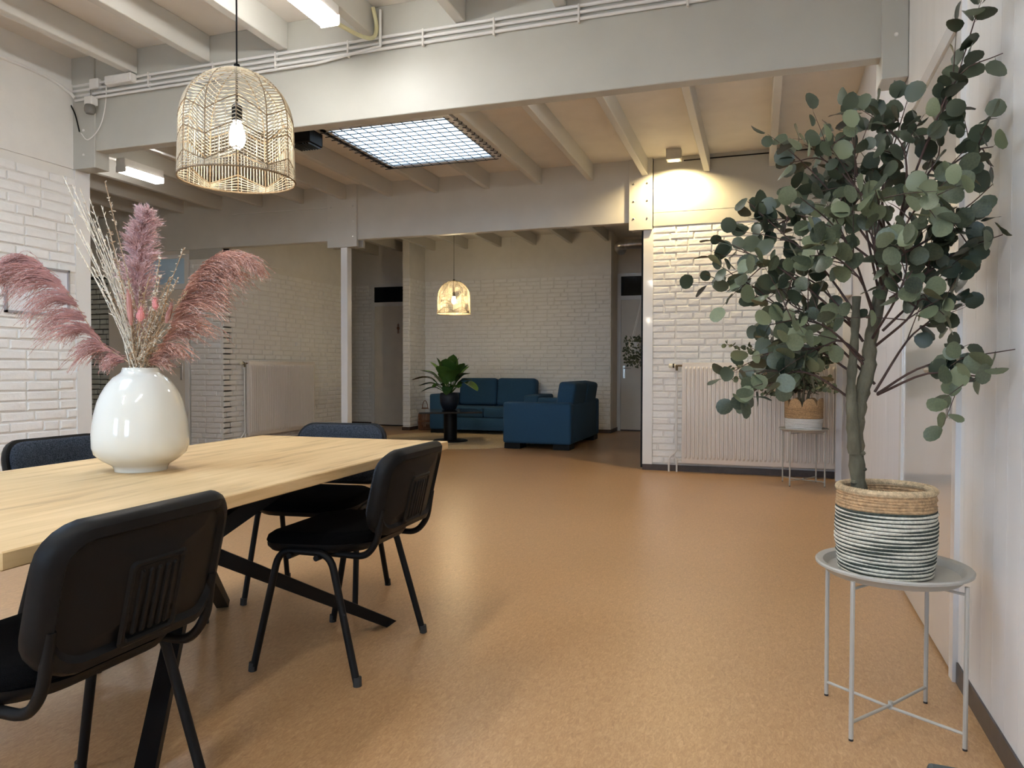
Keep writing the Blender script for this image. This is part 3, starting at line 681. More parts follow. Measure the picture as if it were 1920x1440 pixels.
for k, (tx, ty, hd) in enumerate([(197, 340, 1), (205, 430, 1), (345, 465, 1), (352, 545, 1), (300, 480, 1), (318, 520, 0), (290, 545, 0), (325, 560, 0), (240, 520, 0), (225, 540, 0), (305, 560, 0), (280, 520, 0), (335, 520, 1), (250, 560, 0), (272, 560, 0), (212, 560, 0), (300, 520, 0), (315, 545, 0), (262, 540, 0), (245, 590, 0), (285, 575, 0), (310, 590, 0), (230, 580, 0), (296, 600, 0), (320, 610, 0), (255, 610, 0)]):
    t = thing('dried_sprig', 'brown dried seed sprig among the plumes in the vase', 'dried flower', (NECK.x, NECK.y, TZ + .18), group='brown seed sprigs in the vase')
    dy = rv.uniform(-.06, .06); n1 = NECK + Vector((rv.uniform(-.03, .035), rv.uniform(-.03, .03), 0)); tip = up_(tx, ty, dy)
    path = bez([n0 + (n1 - NECK) * .5, n1, n1.lerp(tip, .5) + Vector((rv.uniform(-.01, .01), 0, .01)), tip], 8)
    MB().tube(path, [.0016] * len(path), 5).build('stem', 'strawd', t)
    mb = MB()
    for q in range(80):
        s = .18 + .82 * rv.random(); i = min(len(path) - 2, int(s * (len(path) - 1))); p = path[i].lerp(path[i + 1], s * (len(path) - 1) - i)
        d = Vector((rv.gauss(0, 1), rv.gauss(0, 1), rv.gauss(.6, 1))).normalized() * rv.uniform(.006, .014)
        mb.tube([p, p + d * .6, p + d], [.0007, .0028 if q % 2 else .0014, .0006], 4, caps=False)
    tag(mb.build('seed_head', 'strawd' if k % 2 else 'straw', t), kind='stuff')
for k, (bx, by, lx, ly, m_, rr) in enumerate([(240, 545, 246, 610, 'pink', .009), (264, 580, 263, 602, 'bunny', .012), (290, 560, 292, 580, 'bunny', .009), (322, 570, 312, 605, 'pink', .008)]):
    t = thing('bunny_tail', ['long dusty pink grass tail left of the coral one', 'round coral pink bunny tail low in the bouquet', 'small coral bunny tail in the middle of the bouquet', 'slim pink grass tail right of the seed sprigs'][k], 'dried flower', (NECK.x, NECK.y, TZ + .18))
    a, b = up_(lx, ly, -.075), up_(bx, by, -.08)
    MB().tube(bez([n0, NECK + Vector((0, -.02, 0)), a, b], 6), .001, 5).build('stem', 'strawd', t)
    mb = MB(); mb.tube([a, a.lerp(b, .25), a.lerp(b, .6), a.lerp(b, .9), b], [rr * .4, rr, rr * .95, rr * .6, rr * .1], 10)
    for q in range(160):
        p = a.lerp(b, rv.random()); d = Vector((rv.gauss(0, 1), rv.gauss(0, 1), rv.gauss(.8, 1))).normalized() * (rr + .004)
        mb.tube([p, p + d], [.0008, .0001], 3, caps=False)
    mb.build('tail', m_, t)

# ------------------------------------------------------------------ rattan pendants
def pendant(lab, x, y, zb, R, bulbm, rot, ztop):
    H = R * 1.98
    t = thing('pendant_lamp', lab, 'lamp', (x, y, zb), rot, 'woven rattan pendant lamps')
    def rad(s):
        if s < .42: return R * (1 - .012 * s / .42) if s > .12 else R * (1.0 + .012 * (.12 - s) / .12)
        q = (s - .42) / .58; return max(.018, R * .988 * max(0, 1 - q ** 2.5) ** .56)
    def P(th, s): r = rad(s); return Vector((r * cos(th), r * sin(th), H * s))
    NR = 12; fr = MB(); cs = MB(); D = 2 * pi / NR; k1 = R / .21
    def zz(th, lo, hi):
        u = (th / D) % 2; u = abs(u - 1); return lo + (hi - lo) * u
    for k in range(NR):
        th = k * D; fr.tube([P(th, s / 26) for s in range(27)], .0023 * k1, 5)
    fr.ring((0, 0, 0), R * 1.012, .0036 * k1, 72, 6); fr.ring((0, 0, H), .022, .003, 16, 5)
    for lo, hi in ((.05, .17), (.27, .385), (.48, .615)):
        fr.tube([P(k * D / 4, zz(k * D / 4, lo, hi)) for k in range(NR * 4)], .0025 * k1, 4, closed=True)
    fro = fr.build('shade_frame', 'caneframe', t, world=False)
    cr = .00175 * k1
    for k in range(NR):
        a, b = k * D, (k + 1) * D
        for q in range(1, 9):       # vertical cords between the first and second zigzag (and thinner ones to the rim)
            th = a + (b - a) * q / 9
            cs.tube([P(th, zz(th, .05, .17)), P(th, zz(th, .27, .385))], cr, 4, caps=False)
            if q % 2 == 0: cs.tube([P(th, 0), P(th, zz(th, .05, .17))], cr, 4, caps=False)
            if q % 3 == 0: cs.tube([P(th, zz(th, .27, .385)), P(th, zz(th, .48, .615))], cr, 4, caps=False)
        for q in range(1, 6):        # fans at the rim
            f_ = q / 6; cs.tube([P(a + (b - a) * j / 4, (zz(a + (b - a) * j / 4, .05, .17)) * f_) for j in range(5)], cr, 4, caps=False)
        for q in range(0, 7):       # dense zigzag rows in the third band
            f_ = q / 7; cs.tube([P(a + (b - a) * j / 4, zz(a + (b - a) * j / 4, .27 + .21 * f_, .385 + .23 * f_)) for j in range(5)], cr, 4, caps=False)
        for q in range(1, 16):       # chevrons of the dome
            f_ = q / 16; lo, hi = .48 + .5 * f_, .615 + .37 * f_
            cs.tube([P(a + (b - a) * j / 4, zz(a + (b - a) * j / 4, lo, hi) + rv.uniform(-.002, .002)) for j in range(5)], cr * 1.1, 4, caps=False)
    tag(cs.build('cane_weave', 'cane', fro, world=False), kind='stuff')
    MB().tube([(0, 0, H - .01), (0, 0, H + .02)], .011, 10).build('cord_grip', 'black', t, world=False)
    MB().tube([(0, 0, H), (0, 0, ztop - zb)], .0032, 6).build('cord', 'black', t, world=False)
    MB().lathe([(.045, 0), (.045, -.02), (.03, -.028)], 20, (0, 0, ztop - zb)).build('ceiling_rose', 'black', t, world=False)
    bz = H * .40
    MB().tube([(0, 0, bz + .055), (0, 0, H)], .003, 6).build('inner_cord', 'black', t, world=False)
    MB().lathe([(.017, .055), (.019, .06), (.019, .11), (.008, .12)], 14, (0, 0, bz)).build('socket', 'black', t, world=False)
    MB().lathe([(.002, -.048), (.014, -.045), (.024, -.034), (.030, -.015), (.030, .0), (.024, .025), (.017, .045), (.015, .058)], 16, (0, 0, bz)).build('bulb', bulbm, t, world=False, smooth=True)
p1 = at(445, 340, 'Y', 2.3)
pendant('large woven rattan pendant lamp hanging above the oak table', p1.x, p1.y, 1.755, .206, 'bulb', radians(8), ZC)
p2 = at(851, 588, 'Y', 9.8)
pendant('rattan pendant lamp with a warm bulb over the far coffee table', p2.x, p2.y, p2.z, .238, 'bulb2', radians(20), ZJB + .17)

# ------------------------------------------------------------------ ceiling lights and services
def tube_lamp(lab, x, y0, y1, zb):
    t = thing('ceiling_light', lab, 'ceiling light', (x, (y0 + y1) / 2, zb), 0, 'fluorescent ceiling lights')
    MB().rbox(x - .055, x + .055, y0, y1, zb + .045, ZJ, .006, 1).build('housing', 'wplastic', t)
    MB().rbox(x - .06, x + .06, y0 + .012, y1 - .012, zb, zb + .05, .018, 3).build('diffuser', 'tube', t, smooth=40)
    for yy in (y0, y1 - .014): MB().rbox(x - .062, x + .062, yy, yy + .014, zb - .003, zb + .06, .006, 1).build('end_cap', 'wplastic', t)
tube_lamp('long white fluorescent light under the ceiling joists at the top edge', -2.27, 2.34, 3.6, 2.95)
tube_lamp('short white fluorescent light in the left bay beyond the big beam', -5.80, 5.53, 6.02, 2.93)
tube_lamp('added fluorescent light, unseen behind the big beam, brightening the radiator wall', -.51, 4.2, 4.92, 2.95)  # added lamp, out of view, lifts the radiator wall and middle bay
tube_lamp('added fluorescent light, unseen under the joists behind the camera', -2.27, -1.7, -.44, 2.95)  # added lamp, out of view, fills the front bay
tube_lamp('added fluorescent light, unseen overhead, brightening the right wall', -.455, -.55, .71, 2.95)  # added lamp, out of view, brightens the right wall boards
# wall washer box
wx, wz = -.812, 3.13
t = thing('wall_washer', 'small beige box downlight above the right radiator wall', 'lamp', (wx, 7.5, wz))
MB().box(wx - .072, wx + .072, 7.44, 7.45, wz, ZC).box(wx - .072, wx + .072, 7.55, 7.56, wz, ZC).box(wx - .072, wx - .062, 7.45, 7.55, wz, ZC).box(wx + .062, wx + .072, 7.45, 7.55, wz, ZC).build('housing', 'traystand', t)
MB().lathe([(.03, 0), (.03, .03), (.01, .04)], 14, (wx, 7.5, wz + .03)).build('lens', emit('warm_spot_lens', (1, .78, .42), 20), t)
sp = bpy.data.lights.new('warm_spot', 'SPOT'); sp.energy = SPOT_POWER; sp.color = (1, .76, .40); sp.spot_size = radians(150); sp.spot_blend = .6; sp.shadow_soft_size = .03
so = bpy.data.objects.new('warm_spot', sp); COL.objects.link(so); so.parent = t; so.location = (0, .0, -.005); so.rotation_euler = (radians(14), 0, 0)
# skylight: translucent pane above a wire grille
def skylight(K, lab, pane):
    sk = thing('skylight', lab, 'skylight', ((K[0] + K[1]) / 2, (K[2] + K[3]) / 2, ZJ), 0, 'ceiling skylights')
    MB().box(K[0] + .001, K[1] - .001, K[2] + .001, K[3] - .001, ZJ + .02, ZJ + .024).build('pane', pane, sk)
    for k in range(13):
        x = K[0] - .015 + (K[1] - K[0] + .03) * k / 12
        MB().tube([(x, K[2] - .05, ZJ - .012), (x, K[3] + .05, ZJ - .012)], .0042, 4).build('wire', 'grille', sk)
        yy = K[2] - .015 + (K[3] - K[2] + .03) * k / 12
        MB().tube([(K[0] - .05, yy, ZJ - .018), (K[1] + .05, yy, ZJ - .018)], .0042, 4).build('wire', 'grille', sk)
    for k in range(12):
        yy = K[2] + .02 + .095 * k
        MB().tube(arc_path([(K[1] + .07, yy, ZJ - .02), (K[1] + .10, yy + .01, ZJ - .02), (K[1] + .10, yy + .01, ZJ + .0)], .01, 2), .004, 4).build('hook', 'grille', sk)
skylight(SK, 'square skylight with a dark wire grille in the ceiling beyond the big beam', 'opalgrey')
skylight(SK2, 'square skylight overhead in the front bay, out of view above the table', 'opal')
t = thing('sensor_box', 'black square box mounted on the joist beside the skylight', 'box', (-3.68, 5.45, ZJ - .13))
MB().rbox(-3.78, -3.56, 5.32, 5.52, ZJ - .115, ZJ, .006, 1).build('body', 'blackmetal', t)
mb = MB()
for k in range(8): mb.box(-3.765 + .026 * k, -3.755 + .026 * k, 5.33, 5.51, ZJ - .128, ZJ - .114)
mb.build('grille', 'grille', t)
# conduits along beam A
for k, z in enumerate((3.035, 3.0, 2.965)):
    tag(MB().tube([(XL + .02, YA - .014, z), (.55, YA - .014, z + .012)], .0095, 8).build('conduit', 'pipe', None, smooth=True), ['top white conduit pipe running along the big beam', 'middle white conduit pipe running along the big beam', 'lowest white conduit pipe running along the big beam'][k], 'conduit')
rc = random.Random(3)
for k in range(9):
    x = -3.9 + .5 * k + rc.uniform(-.05, .05)
    tag(MB().rbox(x - .006, x + .006, YA - .026, YA, 2.95, 3.052, .003, 1).build('conduit_clip', 'wplastic'), 'small white clip holding the three conduits to the big beam', 'clip', 'conduit clips')
q1, q2 = at(690, 95, 'Y', YA - .03), at(655, 45, 'Y', YA - .12)
tag(MB().tube(bez([(-2.27, 3.60, 2.99), (-2.215, 3.80, 2.985), (-2.19, 3.93, 3.02), (-2.185, 3.965, 3.1), (-2.19, 3.93, 3.2)], 6), .012, 8).build('yellow_conduit', 'yplastic', None, smooth=True), 'yellowed cable looping from the top fluorescent light to the beam', 'cable')
tag(MB().tube(arc_path([(-2.165, 3.975, 3.2), (-2.165, 3.975, 3.0), (-2.165, 3.975, 2.985), (-2.6, 3.975, 2.94), (XL + .05, 3.975, 2.93)], .05), .009, 8).build('conduit', 'pipe', None, smooth=True), 'white conduit bending down beside the yellowed cable onto the beam', 'conduit')
cc = at(133, 150, 'Y', YA - .03)
tag(MB().tube(bez([(XL + .02, 2.0, 3.03), (XL + .02, 3.3, 3.035), (XL + .022, 3.75, 3.03), (XL + .024, 3.93, 2.99), (XL + .06, 3.965, 2.945)], 6), .011, 8).build('conduit', 'pipe', None, smooth=True), 'white conduit running along the top of the left brick wall', 'conduit')
t = thing('junction_box', 'white junction box under the joist at the left end of the beam', 'box', (-4.14, 3.93, 2.98))
MB().rbox(-4.26, -4.03, 3.93, 3.99, 2.99, 3.05, .006, 1).build('body', 'wplastic', t); MB().rbox(-4.245, -4.045, 3.925, 3.932, 2.997, 3.043, .004, 1).build('lid', 'wplastic', t)
tag(MB().rbox(-4.43, -4.35, 3.96, 4.0, 2.99, 3.06, .006, 1).build('junction_box', 'wplastic'), 'small square white junction box near the left wall corner', 'box')
sx, sz = at(171, 205, 'Y', 3.96).x, at(171, 205, 'Y', 3.96).z
t = thing('emergency_siren', 'small grey-domed alarm light below the conduits at left', 'alarm', (sx, 3.96, sz))
MB().rbox(sx - .035, sx + .035, 3.93, 3.988, sz + .025, sz + .085, .008, 2).build('base', 'wplastic', t)
MB().lathe([(.004, -.04), (.026, -.034), (.036, -.016), (.037, .0), (.034, .018), (.030, .026)], 18, (sx, 3.95, sz)).build('dome', mat('grey_dome', (.16, .15, .13), .15), t, smooth=True)
MB().tube([(sx, 3.96, sz + .08), (sx - .02, 3.975, sz + .14)], .006, 6).build('stem', 'steel', t)
tag(MB().tube(bez([at(130, 192, 'Y', 3.975), at(141, 215, 'Y', 3.975), at(149, 247, 'Y', 3.975)], 6), .005, 6).build('cable', 'black'), 'short loose black cable hanging on the beam at left', 'cable')
tag(MB().tube(bez([at(200, 150, 'Y', 3.975), at(197, 200, 'Y', 3.975), at(186, 240, 'Y', 3.975), at(165, 262, 'Y', 3.975), at(152, 250, 'Y', 3.975)], 6), .0035, 6).build('cable', 'wplastic'), 'thin white cable looping below the alarm light', 'cable')
tag(MB().tube([(-.74, YB - .004, 3.19), (.70, YB - .004, 3.195)], .006, 6).build('cable', 'black'), 'thin dark cable running under the ceiling above the right radiator', 'cable')
tag(MB().tube(arc_path([(-6.3, YB - .022, 2.99), (-4.6, YB - .022, 2.98), (-4.55, YB - .022, 3.06)], .06), .006, 6).build('cable', 'wplastic'), 'thin white cable along the top of the second beam', 'cable')

# ------------------------------------------------------------------ radiators
def radiator(lab, org, ang, W, H, zb, group, D=.055):
    """local: x along the wall from the valve side, -y out of the wall"""
    t = thing('radiator', lab, 'radiator', (org[0], org[1], 0), ang, group)
    B = lambda mb, n, m, **k: mb.build(n, m, t, world=False, **k)
    B(MB().rbox(0, W, -.045 - D, -.045, zb, zb + H, .008, 2), 'panel', 'radiator', smooth=30)
    mb = MB(); n = int((W - .03) / .04); y0 = -.045 - D
    for k in range(n):
        x = .02 + (W - .04) * (k + .5) / n; a = .0085; z0, z1 = zb + .055, zb + H - .05
        vs = []
        for z, q in ((z0 - .012, 0), (z0 + .012, 1), (z1 - .012, 1), (z1 + .012, 0)):
            vs += [(x - a - .004, y0 + .001, z), (x - a * .6, y0 - .017 * q + .001, z), (x + a * .6, y0 - .017 * q + .001, z), (x + a + .004, y0 + .001, z)]
        mb.add(vs, [(i * 4 + j, i * 4 + j + 1, i * 4 + j + 5, i * 4 + j + 4) for i in range(3) for j in range(3)])
    B(mb, 'fluted_face', 'radiator')
    mb = MB()
    for k in range(int(W / .03)): mb.box(.02 + .03 * k, .026 + .03 * k, -.045 - D + .008, -.047, zb + H, zb + H + .003)
    B(mb, 'top_grille', 'radiator')
    B(MB().box(W - .12, W - .08, -.045, .0, zb + .1, zb + .14).box(.1, .14, -.045, .0, zb + .1, zb + .14).box(.1, .14, -.045, 0, zb + H - .16, zb + H - .1).box(W - .14, W - .1, -.045, 0, zb + H - .16, zb + H - .1), 'bracket', 'radiator')
    vx, vz = -.055, zb + H - .03
    B(MB().tube([(.0, -.07, vz), (vx - .01, -.07, vz)], .009, 8).tube([(vx, -.07, vz + .004), (vx, -.07, vz - .05)], .0125, 8), 'valve', 'brass', smooth=True)
    B(MB().tube([(vx - .012, -.07, vz), (vx - .03, -.07, vz), (vx - .075, -.07, vz), (vx - .082, -.07, vz)], [.017, .019, .022, .015], 14), 'thermostat_knob', 'ivory', smooth=40)
    B(MB().tube([(vx - .026, -.07, vz), (vx - .040, -.07, vz)], .0235, 14), 'knob_collar', 'black')
    B(MB().tube(arc_path([(vx, -.07, vz - .04), (vx, -.07, .20), (vx - .075, -.065, .15), (vx - .075, -.065, 0)], .06), .0095, 8), 'supply_pipe', 'pipe', smooth=True)
    B(MB().tube(arc_path([(.0, -.07, zb + .035), (vx + .005, -.07, zb + .035), (vx + .005, -.07, 0)], .02), .0085, 8), 'return_pipe', 'pipe', smooth=True)
    B(MB().tube([(vx + .005, -.07, zb + .045), (vx + .005, -.07, zb + .005)], .013, 10), 'return_valve', 'pipe', smooth=True)
    return t
radiator('wide cream panel radiator on the white brick wall at right', (-.735, YB + .012), 0, 1.462, 1.025, .095, 'panel radiators')
radiator('narrower cream panel radiator on the far left brick wall', (XC + .008, 8.14), radians(90), 1.52, 1.0, .15, 'panel radiators')
tag(MB().rbox(XC + .008, XC + .022, 7.93, 8.0, 1.38, 1.46, .004, 1).build('light_switch', 'wplastic'), 'small white switch on the brick wall above the far left radiator', 'switch')

# ------------------------------------------------------------------ tray stands
def stand(lab, x, y, rz, H, Rt, Rl, tm='traystand'):
    t = thing('tray_stand', lab, 'plant stand', (x, y, 0), rz, 'metal tray stands')
    B = lambda mb, n, m, **k: mb.build(n, m, t, world=False, **k)
    B(MB().lathe([(.01, H - .012), (Rt - .05, H - .012), (Rt - .035, H - .008), (Rt - .022, H + .010), (Rt - .004, H + .014), (Rt, H + .010), (Rt - .001, H + .004), (Rt - .016, H - .002), (Rt - .03, H - .018), (.01, H - .020)], 64), 'tray', tm, smooth=35)
    for k in range(4):
        a = pi / 4 + k * pi / 2; c, s_ = cos(a) * Rl, sin(a) * Rl
        B(MB().tube([(c, s_, .006), (c, s_, H - .008)], .0066, 8), 'leg', tm, smooth=40)
        B(MB().tube([(c, s_, 0), (c, s_, .012)], .0064, 8), 'foot_cap', 'footcap')
    for k, z in ((0, .052), (1, .045)):
        a = pi / 4 + k * pi / 2; c, s_ = cos(a) * Rl, sin(a) * Rl
        B(MB().tube([(c, s_, z), (0, 0, z - .004), (-c, -s_, z)], .0048, 8), 'cross_bar', tm, smooth=40)
        B(MB().tube([(c, s_, H - .03), (-c, -s_, H - .03)], .004, 6), 'upper_bar', tm, smooth=40)
    B(MB().tube([(0, 0, .036), (0, 0, .06)], .007, 8), 'pivot', tm)
    return t
SX, SY, SH = .384, 2.432, .462
stand('beige metal tray stand in the right foreground under the striped basket', SX, SY, radians(8), SH, .2125, .2085)
TX, TY, TH = .40, 7.25, .505
stand('beige metal tray stand in front of the right radiator', TX, TY, radians(10), TH, .216, .212)

# ------------------------------------------------------------------ striped basket
rk = random.Random(5)
BX, BY, B0 = SX - .02, SY, SH - .011
bk = thing('striped_basket', 'round woven basket striped cream and dark green with a raffia rim', 'basket', (BX, BY, B0))
NB = 17; z = .006
def brad(z): return .124 + .010 * min(1, z / .09) - .004 * max(0, z - .15) / .1 
for k in range(NB):
    r = .0048; MB().ring((BX, BY, B0 + z), brad(z), r, 56, 6, .0012, rk, 1.1).build('cream_coil', 'cream', bk, smooth=True); z += .0068
    MB().ring((BX, BY, B0 + z - .0006), brad(z) + .0006, .0042, 56, 6, .001, rk, 1.0).build('green_coil', 'green', bk, smooth=True); z += .0042
for k in range(6):
    MB().ring((BX, BY, B0 + z + .003), brad(z) - .002, .0058, 56, 6, .0012, rk).build('raffia_coil', 'raffia', bk, smooth=True); z += .0085
MB().ring((BX, BY, B0 + z + .003), brad(z) - .002, .0095, 72, 8, .0012, rk).build('rim', 'rim', bk, smooth=True)
wr_ = MB(); zt = B0 + z + .003; R_ = brad(z) - .002
for k in range(110):
    a = 2 * pi * k / 110 + rk.uniform(-.01, .01); e = Vector((cos(a), sin(a), 0)); c_ = Vector((BX, BY, zt)) + e * R_
    wr_.tube([c_ + e * .0098 * cos(b) + Vector((0, 0, .0098 * sin(b))) + Vector((-sin(a), cos(a), 0)) * (.002 * b) for b in (-.9, -.2, .5, 1.2, 1.9, 2.6, 3.4)], .0011, 4, caps=False)
tag(wr_.build('rim_wrapping', 'rim', bk), kind='stuff')
MB().lathe([(brad(.1) - .008, .002), (brad(.1) - .006, .19), (.01, .19)], 40, (BX, BY, B0)).build('fill', 'soil', bk)
BTOP = zt

# ------------------------------------------------------------------ eucalyptus tree
tr = thing('eucalyptus_tree', 'tall artificial eucalyptus tree with round grey-green leaves in the striped basket', 'plant', (BX - .05, BY, B0 + .19))
def tp(px, py, dy=0):
    p = at(px, py, 'Y', BY + dy); lim = XR(p.y) - .05
    if p.x > lim:                                    # keep clear of the wall: come towards the camera along the sight line
        d = ray(px, py); k = lim / d.x; p = EYE + d * k
    return p
rt = random.Random(21)
def trunk(pts, rad, name='trunk'):
    path = bez(pts, 6); N = len(path); rr = []
    for i in range(N):
        s = i / (N - 1) * (len(rad) - 1); a = int(min(s, len(rad) - 2)); rr.append((rad[a] * (1 - s + a) + rad[a + 1] * (s - a)) * (1 + .10 * sin(i * 1.9) + rt.uniform(-.06, .06)))
    MB().tube(path, rr, 12).build(name, 'bark', tr, smooth=70); return path
t0 = tp(1612, 935); T1 = trunk([t0 - Vector((0, 0, .05)), t0, tp(1606, 860), tp(1606, 790), tp(1616, 735), tp(1628, 690), tp(1632, 640), tp(1648, 570), tp(1668, 480), tp(1686, 420), tp(1700, 370)], [.024, .023, .022, .022, .022, .021, .019, .016, .013, .009, .006])
T2 = trunk([tp(1602, 850, -.02), tp(1598, 780, -.03), tp(1596, 720, -.03), tp(1602, 640, -.025), tp(1606, 556, -.02)], [.018, .017, .0135, .0125, .0115], 'trunk')
T3 = trunk([tp(1630, 640, .02), tp(1640, 570, .03), tp(1660, 500, .05), tp(1650, 430, .06)], [.012, .010, .009, .006], 'trunk')
kn = MB()
for px, py, r in ((1598, 905, .014), (1622, 850, .012), (1600, 830, .013), (1590, 770, .009), (1620, 790, .010), (1612, 765, .012), (1628, 745, .009), (1626, 880, .009)):
    c_ = tp(px + (4 if px < 1608 else -5), py, -.012); r *= .8; kn.lathe([(.002, -r * .8), (r * .7, -r * .5), (r, 0), (r * .7, r * .6), (.002, r * .8)], 8, c_)
kn.build('knot', 'bark', tr, smooth=True)
leaves = []       # (position, direction of blade, normal, size)
def leaf_at(p, d, size):
    d = d.normalized(); toeye = (EYE - p).normalized()
    n = Vector((rt.gauss(0, 1), rt.gauss(0, 1), rt.gauss(.25, 1))) + toeye * rt.choice((1.4, .7, .2, 0, -.3)); n -= d * n.dot(d)
    if n.length < .05: n = d.orthogonal()
    q = p + d * size
    if q.x > XR(q.y) - .05: return
    leaves.append((p, d, n.normalized(), size))
def branch(path, r, start, nl, size, twigs):
    N = len(path)
    MB().tube(path, [r * (1 - .72 * i / (N - 1)) for i in range(N)], 6).build('branch', 'twig', tr, smooth=70)
    tot = N - 1
    for k in range(nl):
        s = start + (1 - start) * (k + .5) / nl; i = min(tot - 1, int(s * tot)); p = path[i].lerp(path[i + 1], s * tot - i); tan = (path[i + 1] - path[i]).normalized()
        for sgn in ((1, -1) if rt.random() < .4 else (rt.choice((1, -1)),)):
            sd = tan.cross(Vector((rt.gauss(0, 1), rt.gauss(0, 1), rt.gauss(0, 1)))).normalized()
            leaf_at(p, tan * rt.uniform(.1, .8) + sd * sgn + Vector((0, 0, .15)), size * rt.uniform(.72, 1.15))
    tan = (path[-1] - path[-2]).normalized(); leaf_at(path[-1], tan + Vector((rt.gauss(0, .3), rt.gauss(0, .3), rt.gauss(0, .3))), size)
    for k in range(twigs):
        s = start + (1 - start) * rt.random() * .85; i = min(tot - 1, int(s * tot)); p = path[i]; tan = (path[min(tot, i + 1)] - path[i]).normalized()
        d = (tan * .9 + Vector((rt.gauss(0, .6), rt.gauss(0, .6), rt.gauss(.1, .6)))).normalized(); L = rt.uniform(.09, .21)
        e = p + d * L
        if e.x > XR(e.y) - .06: continue
        tpth = [p, p + d * L * .5 + Vector((0, 0, .006)), e]
        branch(bez(tpth, 2), r * .5, .35, 2, size * .92, 0)
BR = [([(1640, 720), (1560, 640), (1480, 590), (1400, 530), (1362, 548)], .12, -.10), ([(1606, 590), (1540, 500), (1470, 440), (1402, 378)], .0, .05),
      ([(1605, 620), (1520, 545), (1440, 490), (1378, 468)], -.1, -.05), ([(1650, 560), (1622, 420), (1604, 300), (1592, 195)], -.05, .05),
      ([(1662, 500), (1590, 400), (1530, 330), (1490, 290)], .1, .15), ([(1690, 400), (1725, 300), (1785, 170), (1835, 15)], 0, -.10),
      ([(1690, 400), (1760, 330), (1820, 285), (1862, 275)], -.1, -.2), ([(1680, 450), (1750, 420), (1810, 390), (1862, 345)], 0, -.1),
      ([(1668, 560), (1740, 510), (1800, 470), (1880, 440)], -.08, -.25), ([(1655, 620), (1720, 560), (1780, 520), (1850, 475)], .05, .0),
      ([(1640, 735), (1700, 640), (1745, 600), (1790, 555)], .02, .05), ([(1645, 738), (1720, 692), (1800, 672), (1903, 655)], -.1, -.3),
      ([(1645, 740), (1740, 700), (1830, 705), (1868, 690)], -.15, -.3), ([(1612, 760), (1530, 705), (1480, 700), (1436, 742)], -.1, -.18),
      ([(1600, 700), (1520, 650), (1460, 650), (1425, 700)], .0, .1), ([(1618, 640), (1560, 560), (1500, 520), (1440, 560)], .1, .2),
      ([(1662, 480), (1655, 350), (1680, 260), (1702, 185)], .05, .1), ([(1695, 380), (1745, 250), (1800, 140), (1880, 100)], -.05, -.2),
      ([(1652, 500), (1570, 440), (1500, 405), (1412, 445)], .05, .1), ([(1668, 450), (1620, 370), (1545, 300), (1482, 305)], -.12, -.2),
      ([(1640, 600), (1600, 480), (1560, 420), (1500, 370)], -.2, -.25), ([(1645, 560), (1690, 480), (1740, 460), (1790, 430)], -.15, -.15),
      ([(1625, 690), (1560, 620), (1500, 600), (1440, 610)], -.15, -.25), ([(1660, 520), (1640, 450), (1600, 400), (1570, 350)], .15, .25),
      ([(1688, 410), (1700, 330), (1690, 270), (1650, 225)], -.1, -.1), ([(1640, 650), (1700, 600), (1730, 560), (1770, 590)], -.2, -.2),
      ([(1660, 520), (1690, 440), (1720, 390), (1760, 370)], -.25, -.35), ([(1640, 590), (1610, 520), (1560, 480), (1520, 480)], -.25, -.3), ([(1655, 540), (1640, 470), (1650, 400), (1640, 350)], -.2, -.3),
      ([(1632, 640), (1680, 560), (1700, 500), (1690, 450)], -.25, -.3), ([(1625, 680), (1580, 640), (1540, 650), (1490, 660)], -.1, -.1), ([(1606, 600), (1560, 590), (1500, 580), (1470, 560)], .15, .25),
      ([(1690, 400), (1730, 340), (1760, 290), (1760, 230)], .05, .1), ([(1680, 440), (1640, 380), (1620, 340), (1560, 250)], .15, .2)]

for pts, d1_, d2_ in BR:
    n = len(pts); path = bez([tp(px, py, (d1_ * .7 if 0 < i < n - 1 else (d2_ if i == n - 1 else 0))) for i, (px, py) in enumerate(pts)], 4)
    branch(path, .0042, .34, 6, .053, 5)
def leaf_mesh(rng):
    n = 12; vs = []
    for k in range(n):
        a = 2 * pi * k / n - pi / 2; x = .5 * cos(a) * (1.0 + .06 * sin(a)) * rng.uniform(.93, 1.06); y_ = .5 + .53 * sin(a)
        if k == 0: y_ = -.04
        vs.append((x, y_, .10 * abs(x) * rng.uniform(.4, 1.2) + .05 * sin(3 * y_ + rng.random()) - .12 * rng.random() * (y_ - .4) ** 2))
    vs.append((0, .35, -.015)); vs.append((0, .72, -.005))
    fs = []
    for k in range(n):
        k2 = (k + 1) % n; c_ = n if (k < 2 or k > 9 or k in (2, 9)) else n + 1
        fs.append((k, k2, c_))
    fs.append((3, n + 1, n)); fs.append((n, n + 1, 9))
    vs += [(-.012, 0, .0), (.012, 0, 0), (.006, -.22, .0), (-.006, -.22, 0)]; fs.append((n + 2, n + 3, n + 4, n + 5))
    me = bpy.data.meshes.new('leaf'); me.from_pydata(vs, [], fs); me.update(); me.materials.append(M['leaf'])
    for p in me.polygons: p.use_smooth = True
    return me, vs, fs
LM = [leaf_mesh(rt) for _ in range(6)]
inv = WM(tr).inverted(); leaves.sort(key=lambda l: (l[0] - EYE).length); rest = MB()
for i, (p, d, n, s_) in enumerate(leaves):
    x = d.cross(n); m_ = Matrix((x, d, n)).transposed().to_4x4(); m_.translation = p + d * s_ * .2
    m_ = inv @ m_ @ Matrix.Diagonal((s_, s_, s_, 1)); me, lv, lf = LM[i % 6]
    if i < 300: link('leaf', me, None, tr, mtx=m_)
    else: rest.add(lv, lf, m_)
if rest.v: tag(rest.build('foliage', 'leaf', tr, world=False, smooth=70), kind='stuff')

